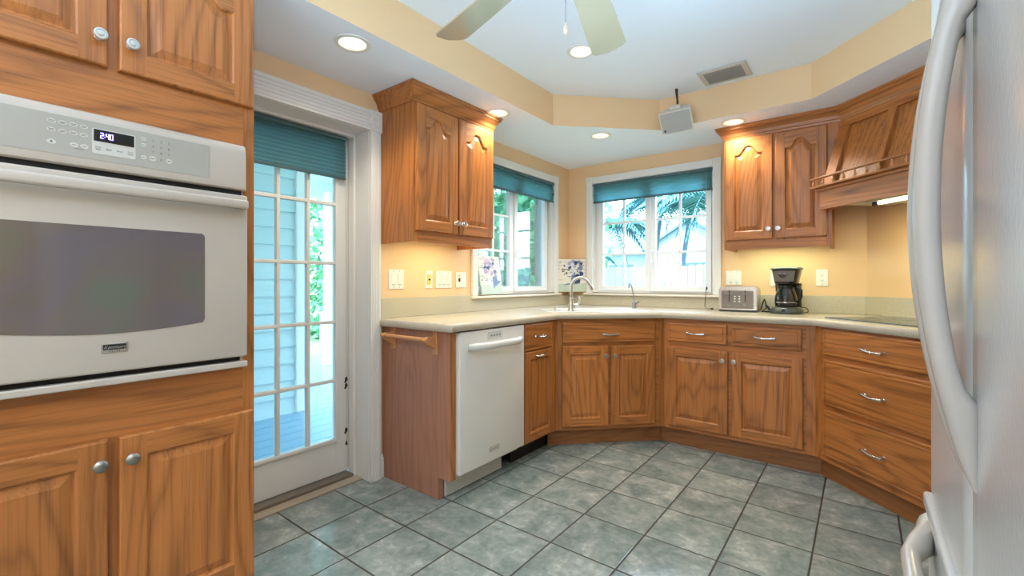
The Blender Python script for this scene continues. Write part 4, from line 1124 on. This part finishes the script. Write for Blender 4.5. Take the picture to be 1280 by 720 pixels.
# ------------------------------------------------------------ ceiling fixtures
def can(label, x, y, z, r, power, group=None):
    t = thing('recessed_light', label, 'ceiling light', (x, y, z), 0)
    b = MB(); b.lathe([(r - .004, 0), (r - .002, -.004), (r + .008, -.005), (r + .017, -.003), (r + .018, -.0005)], (0, 0, 0), (0, 0, 1), 36, cap=False); b.build('trim_ring', TRIM, t)
    b = MB(); b.lathe([(r - .001, 0), (r - .006, .03), (r - .012, .075), (r - .013, .085), (0, .085)], (0, 0, 0), (0, 0, 1), 36, cap=False); b.build('reflector', mat('white_reflector', lin(245, 240, 230), .4), t)
    b = MB(); b.lathe([(0, .050), (r * .45, .051), (r * .62, .056), (r * .66, .070), (r * .3, .084)], (0, 0, 0), (0, 0, 1), 30, cap=False); b.build('lamp', BULB, t)
    light('recessed_lamp_light', 'SPOT', (x, y, z - .012), power, (1.0, .91, .76), (0, 0, 0), spot_size=R(135), spot_blend=.7, shadow_soft_size=.045)
    return t
labs = ['lit recessed downlight in the soffit above the glazed door', 'lit recessed downlight by the left upper cabinet crown', 'lit recessed downlight in the soffit corner above the sink', 'lit recessed downlight above the right upper cabinet crown']
for (x, y, z, r), l_ in zip(CANS, labs): can(l_, x, y, z, r, 19)
can('lit recessed downlight in the raised tray partly behind a fan blade', *CANT, 19)

fn = thing('ceiling_fan', 'beige ceiling fan with broad blades and pull chain', 'ceiling fan', (-.651, 1.108, 0), 0)
b = MB(); b.lathe([(.055, 2.40), (.06, 2.385), (.05, 2.36), (.015, 2.345), (.013, 2.27), (.03, 2.26), (.085, 2.245), (.105, 2.215), (.105, 2.16), (.085, 2.14), (.07, 2.10), (.075, 2.07), (.05, 2.055), (0, 2.05)], (0, 0, -.0005), (0, 0, 1), 32, cap=False); b.build('motor_housing', FANW, fn)
a0 = R(165.5); 
for k in range(6):
    a = a0 - k * R(59.6)
    b = MB()
    w0, w1 = .050, .0725
    half = [(.155, .038), (.19, w0), (.45, .064), (.60, w1 - .003), (.622, w1 - .003), (.634, w1 - .006), (.641, w1 - .012), (.645, .052), (.650, .036), (.655, .020), (.658, .008)]
    half = [(x * 1.035 if x > .3 else x, y) for x, y in half]
    pl = [(x, y) for x, y in half] + [(x, -y) for x, y in reversed(half)]
    mt_ = Matrix.Rotation(a, 4, 'Z') @ Matrix.Translation((0, 0, 2.098)) @ Matrix.Rotation(R(-12), 4, 'X')
    b.prism(pl, -.003, .003); b.v = [tuple(mt_ @ Vector(p)) for p in b.v]
    bl = b.build('blade', FANB, fn)
    b = MB(); b.box(.09, .21, -.016, .016, .004, .009, 0, .002); b.v = [tuple(mt_ @ Vector(p)) for p in b.v]; b.build('blade_iron', FANW, bl)
cx, cy = -.672 + .651, 1.123 - 1.108
b = MB()
b.tube([(cx, cy, 2.06), (cx, cy, 1.868)], .0012, 6, 0)
for k in range(60): b.lathe([(0, -.0017), (.0017, 0), (0, .0017)], (cx, cy, 1.872 + k * .0032), (0, 0, 1), 6, 0)
ch = b.build('pull_chain', PEWTER, fn)
b = MB(); b.lathe([(.0015, .032), (.0035, .028), (.0075, .012), (.0078, .006), (.005, 0), (.002, -.0005), (.002, -.004), (0, -.004)], (cx, cy, 1.841), (0, 0, 1), 16); b.build('chain_pendant', mat('pale_wood_pendant', lin(198, 172, 148), .5), ch)

vn = thing('air_vent', 'metal air vent grille in the raised tray ceiling', 'vent', (-.662, 2.982, ZC), R(0))
b = MB(); w, h = .270, .218
for x0, x1, y0, y1 in ((-w / 2, w / 2, -h / 2, -h / 2 + .03), (-w / 2, w / 2, h / 2 - .03, h / 2), (-w / 2, -w / 2 + .03, -h / 2 + .03, h / 2 - .03), (w / 2 - .03, w / 2, -h / 2 + .03, h / 2 - .03)):
    b.box(x0, x1, y0, y1, -.010, -.0005, 0, .003)
b.build('frame', mat('pale_grey_vent_metal', lin(196, 190, 180), .4), vn)
for k in range(9):
    b = MB(); y = -h / 2 + .036 + k * (h - .072) / 8
    b.obox((0, y, -.008), (w / 2 - .03, 0, 0), (0, .0075, -.004), (0, .0005, .0008))
    b.build('slat', DSLAT, vn)
b = MB(); b.box(-w / 2 + .03, w / 2 - .03, -h / 2 + .03, h / 2 - .03, -.002, -.0008); b.build('duct_opening', SHADOWG, vn)

sp = thing('wall_speaker', 'small white speaker hung at the tray corner near the vent', 'speaker', (-.968, 3.055, 2.205), 0)
M_ = Matrix.Rotation(R(36), 4, 'X')
b = MB(); w, h = .104, .072
sec = [(-w, -.035)] + [(w * (-1 + i / 5.0), -.035 - .012 * (1 - (-1 + i / 5.0) ** 2)) for i in range(1, 10)] + [(w, -.035), (w * .72, .05), (-w * .72, .05)]
b.prism(sec, -h, h, 'xy', 0); b.v = [tuple(M_ @ Vector(p)) for p in b.v]; cbn = b.build('cabinet', SPK, sp)
b = MB()
sec2 = [(x * .93, y - .004) for x, y in sec[:11]] + [(x * .93, y + .004) for x, y in reversed(sec[:11])]
b.prism(sec2, -h * .92, h * .92, 'xy', 0); b.v = [tuple(M_ @ Vector(p)) for p in b.v]; b.build('grille', SPKG, cbn)
b = MB(); b.box(-w * .80, -w * .70, -.045, -.040 + .0, -h * .78, -h * .60, 0, .001); b.v = [tuple(M_ @ (Vector(p) + Vector((0, -.003, 0)))) for p in b.v]; b.build('badge', BRONZE, cbn)
b = MB(); b.box(-.035, .035, -.01, .035, h, h + .018, 0, .004); b.v = [tuple(M_ @ Vector(p)) for p in b.v]; b.build('bracket', SPK, sp)
b = MB(); b.tube([(.01, -.025, h - .005), (.006, -.02, h + .05), (.0, -.02, .1945)], [.008, .006, .010], 10); b.build('mount_arm', BRONZE, sp)

# ------------------------------------------------------------ refrigerator
fr = thing('refrigerator', 'white french-door refrigerator at the right edge', 'refrigerator', (.118, 1.322, 0), -pi / 2)
FW = .905; DT = .06
b = MB(); b.box(.004, FW - .004, DT + .008, .74, .02, 1.765, 0, .006); b.box(.02, FW - .02, .05, DT + .02, .0, .06, 1); b.build('body', [FRIDGE, GAPBLACK], fr)
def fdoor(x0, x1, z0, z1, name):
    b = MB(); P = []; n = 10
    xs = [x0 + (x1 - x0) * i / n for i in range(n + 1)]
    e = .012
    front = [(x0, .016)] + [(x0 + .003, .006)] + [(x0 + e + (x1 - x0 - 2 * e) * i / n, -.004 * sin(pi * i / n)) for i in range(n + 1)] + [(x1 - .003, .006), (x1, .016)]
    poly = front + [(x1, DT), (x0, DT)]
    b.prism(poly, z0, z1, 'xy', 0, True)
    return b.build(name, FRIDGE, fr)
hm = FW / 2
d1 = fdoor(0, hm - .002, .686, 1.765, 'door'); d2 = fdoor(hm + .002, FW, .686, 1.765, 'door')
def bow(parent, x, z0, z1, so):
    b = MB(); n = 40; seg = 20; vs_ = []; fs_ = []
    i0, i1 = z0 + .112, z1 - .112
    for i in range(n + 1):
        z = z0 + (z1 - z0) * i / n; u = i / n
        yo = -.003 - so * sin(pi * u) ** .8
        v = (z - i0) / (i1 - i0)
        yi = -(so - .026) * (sin(pi * v) ** .55) if 0 < v < 1 else .003
        hw = .0165 * min(1.0, .45 + 4.0 * min(u, 1 - u))
        yc, hy_ = (yo + yi) / 2, (yi - yo) / 2
        for k in range(seg):
            a = 2 * pi * k / seg; ca, sa = cos(a), sin(a); p = 2 / 2.6
            vs_.append((x + hw * abs(ca) ** p * (1 if ca >= 0 else -1), yc + hy_ * abs(sa) ** p * (1 if sa >= 0 else -1), z))
    for i in range(n):
        for k in range(seg):
            k2 = (k + 1) % seg; fs_.append((i * seg + k, i * seg + k2, (i + 1) * seg + k2, (i + 1) * seg + k))
    b.add(vs_, fs_, 0, True); b.add(vs_[:seg], [tuple(range(seg))], 0); b.add(vs_[-seg:], [tuple(range(seg))], 0)
    return b.build('handle', mat('white_handle_plastic', lin(190, 183, 176), .26), parent)
bow(d1, hm - .042, .858, 1.602, .060); bow(d2, hm + .040, .858, 1.602, .060)
b = MB(); b.box(0, FW, -.004, DT, .12, .655, 0, .01, 3); b.box(0, FW, -.012, DT, .648, .678, 0, .006, 3); fz = b.build('freezer_drawer', FRIDGE, fr)
b = MB(); P = []; n = 20
for i in range(n + 1):
    u = i / n; k = min(1, min(u, 1 - u) / .16); k = k * k * (3 - 2 * k)
    P.append((.045 + (FW - .09) * u, .0 - .044 * k, .604 + .010 * (1 - k)))
b.tube(P, [.036 - .016 * min(1, min(i, n - i) / 3) for i in range(n + 1)], 14, 0, .75, up=(0, 0, 1)); b.v = [(x_, min(y_, .0), z_) for x_, y_, z_ in b.v]
b.build('handle', WHITE_APP, fz)

# ------------------------------------------------------------ outside
g = MB(); g.add([(-40, -20, -.12), (20, -20, -.12), (20, 45, -.12), (-40, 45, -.12)], [(0, 1, 2, 3)]); struct('ground', g, GRASS, 'garden ground beyond the windows')
dk = MB()
for k in range(27):
    x = -6.5 + k * .15; dk.box(x, x + .146, -3, 3.9, -.09, -.05)
struct('porch_deck', dk, DECK, 'blue-grey painted porch floor boards')
sd_ = MB(); z = -.05
while z < 2.62:
    sd_.add([(-4.04, -3, z), (-4.04, 2.05, z), (-4.058, 2.05, z + .152), (-4.058, -3, z + .152), (-4.2, -3, z), (-4.2, 2.05, z), (-4.2, 2.05, z + .152), (-4.2, -3, z + .152)],
            [(0, 1, 2, 3), (0, 4, 5, 1), (1, 5, 6, 2), (2, 6, 7, 3), (3, 7, 4, 0)]); z += .15
struct('wall_porch', sd_, SIDING, 'pale blue lap siding wall seen through the door')
o = MB().box(-4.2, -4.025, 2.05, 2.17, -.05, 2.66, 0, .004); struct('trim_3', o, EXTW, 'white corner board ending the blue siding')
pc = MB()
for k in range(30):
    x = -6.6 + k * .141; pc.box(x, x + .138, -3, 3.9, 2.62, 2.66)
pc.box(-6.62, -6.45, -3, 3.92, 2.40, 2.62); pc.box(-6.6, -2.42, 3.78, 3.92, 2.40, 2.62)
struct('porch_ceiling', pc, EXTW, 'white boarded porch ceiling')
for (x, y), l_ in zip(((-6.02, 3.55), (-3.3, 3.6)), ('white square porch post seen through the right door panes', 'white square porch post beside the house wall')):
    if x > -4: continue
    t = thing('porch_post', l_, 'post', (x, y, -.05))
    b = MB(); b.box(-.07, .07, -.07, .07, .0, 2.45, 0, .004); b.build('shaft', EXTW, t)
    b = MB(); b.box(-.09, .09, -.09, .09, .0, .09, 0, .006); b.build('plinth', EXTW, t)
# garden chair far behind the porch
t = thing('garden_chair', 'white slatted garden chair on the far lawn', 'chair', (-8.6, 5.3, -.12), R(-60))
b = MB(); b.box(-.28, .28, -.25, .25, .36, .40); b.build('seat', EXTW, t)
b = MB()
for k in range(5): b.obox((-.24 + k * .12, .34, .75), (.05, 0, 0), (0, .008, 0), (0, .12, .40))
b.build('backrest', EXTW, t)
for sx in (-1, 1):
    for y in (-.24, .28):
        b = MB(); b.box(sx * .29 - .03, sx * .29 + .03, y - .03, y + .03, 0, .60); b.build('leg', EXTW, t)
    b = MB(); b.box(sx * .29 - .06, sx * .29 + .06, -.32, .34, .60, .63); b.build('arm', EXTW, t)

fe = MB(); x = -16.0
while x < 3:
    hgt = 1.46 + random.uniform(-.03, .03)
    fe.prism([(x, -.12), (x + .135, -.12), (x + .135, hgt - .03), (x + .0675, hgt), (x, hgt - .03)], 9.0, 9.02, 'xz'); x += .15
fe.box(-16, 3, 9.02, 9.06, .2, .29); fe.box(-16, 3, 9.02, 9.06, 1.0, 1.09)
o = fe.build('picket_fence', FENCE); tag(o, 'whitewashed board fence beyond the back window', 'fence')

h_ = thing('neighbour_house', 'white neighbouring house behind the fence', 'house', (-5.5, 17, -.12), 0)
b = MB(); b.box(-7, 5, 0, 6, 0, 2.35); b.box(-.4, 1.9, -.6, 0, 0, 2.5); b.prism([(-.7, 2.5), (2.2, 2.5), (.75, 3.4)], -.6, 0, 'xz'); b.build('wall', HOUSEW, h_)
b = MB(); b.prism([(-.4, 2.35), (6.4, 2.35), (3, 4.1)], -7.4, 5.4, 'yz'); b.build('roof', HOUSER, h_)
b = MB(); b.obox((0, -.4, 2.98), (.80, 0, .5), (0, .4, 0), (-.02, 0, .03)); b.obox((1.5, -.4, 2.98), (.80, 0, -.5), (0, .4, 0), (.02, 0, .03)); b.build('porch_roof', HOUSER, h_)
for x in (-5, -2.6, .3, 3.2):
    b = MB(); b.box(x, x + 1.0, -.63 if x == .3 else -.03, -.6 if x == .3 else 0, .9, 1.9); b.build('window', HOUSEG, h_)

def frond_mesh(b, base, az, L, droop, m=1):
    base = Vector(base); n = 10; d = Vector((cos(az), sin(az), 0)); side = Vector((-sin(az), cos(az), 0)); prev = base
    for i in range(1, n + 1):
        u = i / n; p = base + d * L * u * (1 - .15 * u) + Vector((0, 0, L * (.45 * u - droop * u * u)))
        wl_ = L * .30 * sin(pi * min(.97, u * .9 + .08))
        for sgn in (-1, 1):
            for q in range(2):
                pp = prev.lerp(p, q / 2); tip = pp + side * sgn * wl_ + d * wl_ * .5 + Vector((0, 0, -wl_ * .55)); wd_ = d * L * .022
                b.add([pp - wd_, pp + wd_, tip], [(0, 1, 2)], m)
        b.tube([prev, p], .012, 4, m); prev = p
def palm(label, x, y, H, bend, seed, nf=17, L=1.9):
    rnd = random.Random(seed); t = thing('palm_tree', label, 'palm tree', (x, y, -.12), 0)
    b = MB(); P = [(bend * (i / 6) ** 2, 0, H * i / 6) for i in range(7)]
    b.tube(P, [.10, .075, .065, .06, .06, .058, .07], 8); b.build('trunk', BARK, t)
    b = MB()
    for k in range(nf): frond_mesh(b, (bend, 0, H), 2 * pi * k / nf + rnd.uniform(-.2, .2), L * rnd.uniform(.8, 1.1), rnd.uniform(.55, 1.15), 0)
    b.build('fronds', PALM, t, fix=False)
pl_ = [(-3.75, 12.0, 3.3, .35, 'palm with slim leaning trunk in the right sash of the back window'), (-3.35, 13.2, 4.0, .5, 'tall palm just right of the leaning palm outside'),
       (-5.45, 11.2, 2.8, -.2, 'low bushy palm behind the fence at the left sash'), (-4.9, 13.2, 3.6, .3, 'palm behind the fence near the middle of the back window'),
       (-2.75, 11.0, 3.2, .3, 'palm at the right edge of the back window view'), (-6.6, 10.6, 2.1, -.1, 'short palm at the left edge of the back window view'), (-2.35, 13.6, 4.3, .2, 'farthest palm behind the fence')]
for i, (x, y, H, bd_, l_) in enumerate(pl_): palm(l_, x, y, H, bd_, 20 + i)
def bush(name, label, x, y, H, R_, seed, n=900, ls=.09, zb=.0):
    rnd = random.Random(seed); t = thing(name, label, 'tree', (x, y, -.12), 0)
    b = MB(); b.tube([(0, 0, 0), (.05, 0, H * .3), (0, .05, H * .6)], [.07, .05, .02], 7)
    for k in range(5):
        a = 2 * pi * k / 5; b.tube([(0, 0, H * .25), (R_ * .5 * cos(a), R_ * .5 * sin(a), H * .6)], [.03, .01], 5)
    b.build('trunk', BARK, t)
    b = MB()
    for k in range(n):
        a = rnd.uniform(0, 2 * pi); u = rnd.random() ** .5; ph = rnd.uniform(-1, 1)
        rr = R_ * u * math.sqrt(max(.05, 1 - ph * ph)) * (1 + .25 * sin(3 * a + seed))
        p = Vector((rr * cos(a), rr * sin(a), zb + (H - zb) * (.5 + .5 * ph)))
        d = Vector((rnd.uniform(-1, 1), rnd.uniform(-1, 1), rnd.uniform(-1, 1))).normalized(); e_ = d.orthogonal().normalized(); q = ls * rnd.uniform(.6, 1.3)
        b.add([p - d * q, p + e_ * q * .4, p + d * q, p - e_ * q * .4], [(0, 1, 2, 3)])
    b.build('foliage', LEAF, t, fix=False)
bush('garden_tree', 'leafy tree outside the left wall window', -4.9, 6.95, 4.0, 1.25, 31, 3000, .10, .3)
bush('garden_tree', 'leafy shrub low outside the left wall window', -6.6, 8.6, 3.3, 1.6, 32, 2400, .12)
bush('garden_tree', 'leafy tree seen past the porch post through the door', -9.2, 5.6, 3.4, 1.5, 33, 2400, .11)
bush('garden_tree', 'leafy tree far beyond the porch through the door', -10.5, 7.6, 4.2, 1.9, 34, 2400, .14)
bush('garden_tree', 'shrub before the fence at the left of the back window', -4.75, 8.3, 1.5, .5, 35, 700, .08)
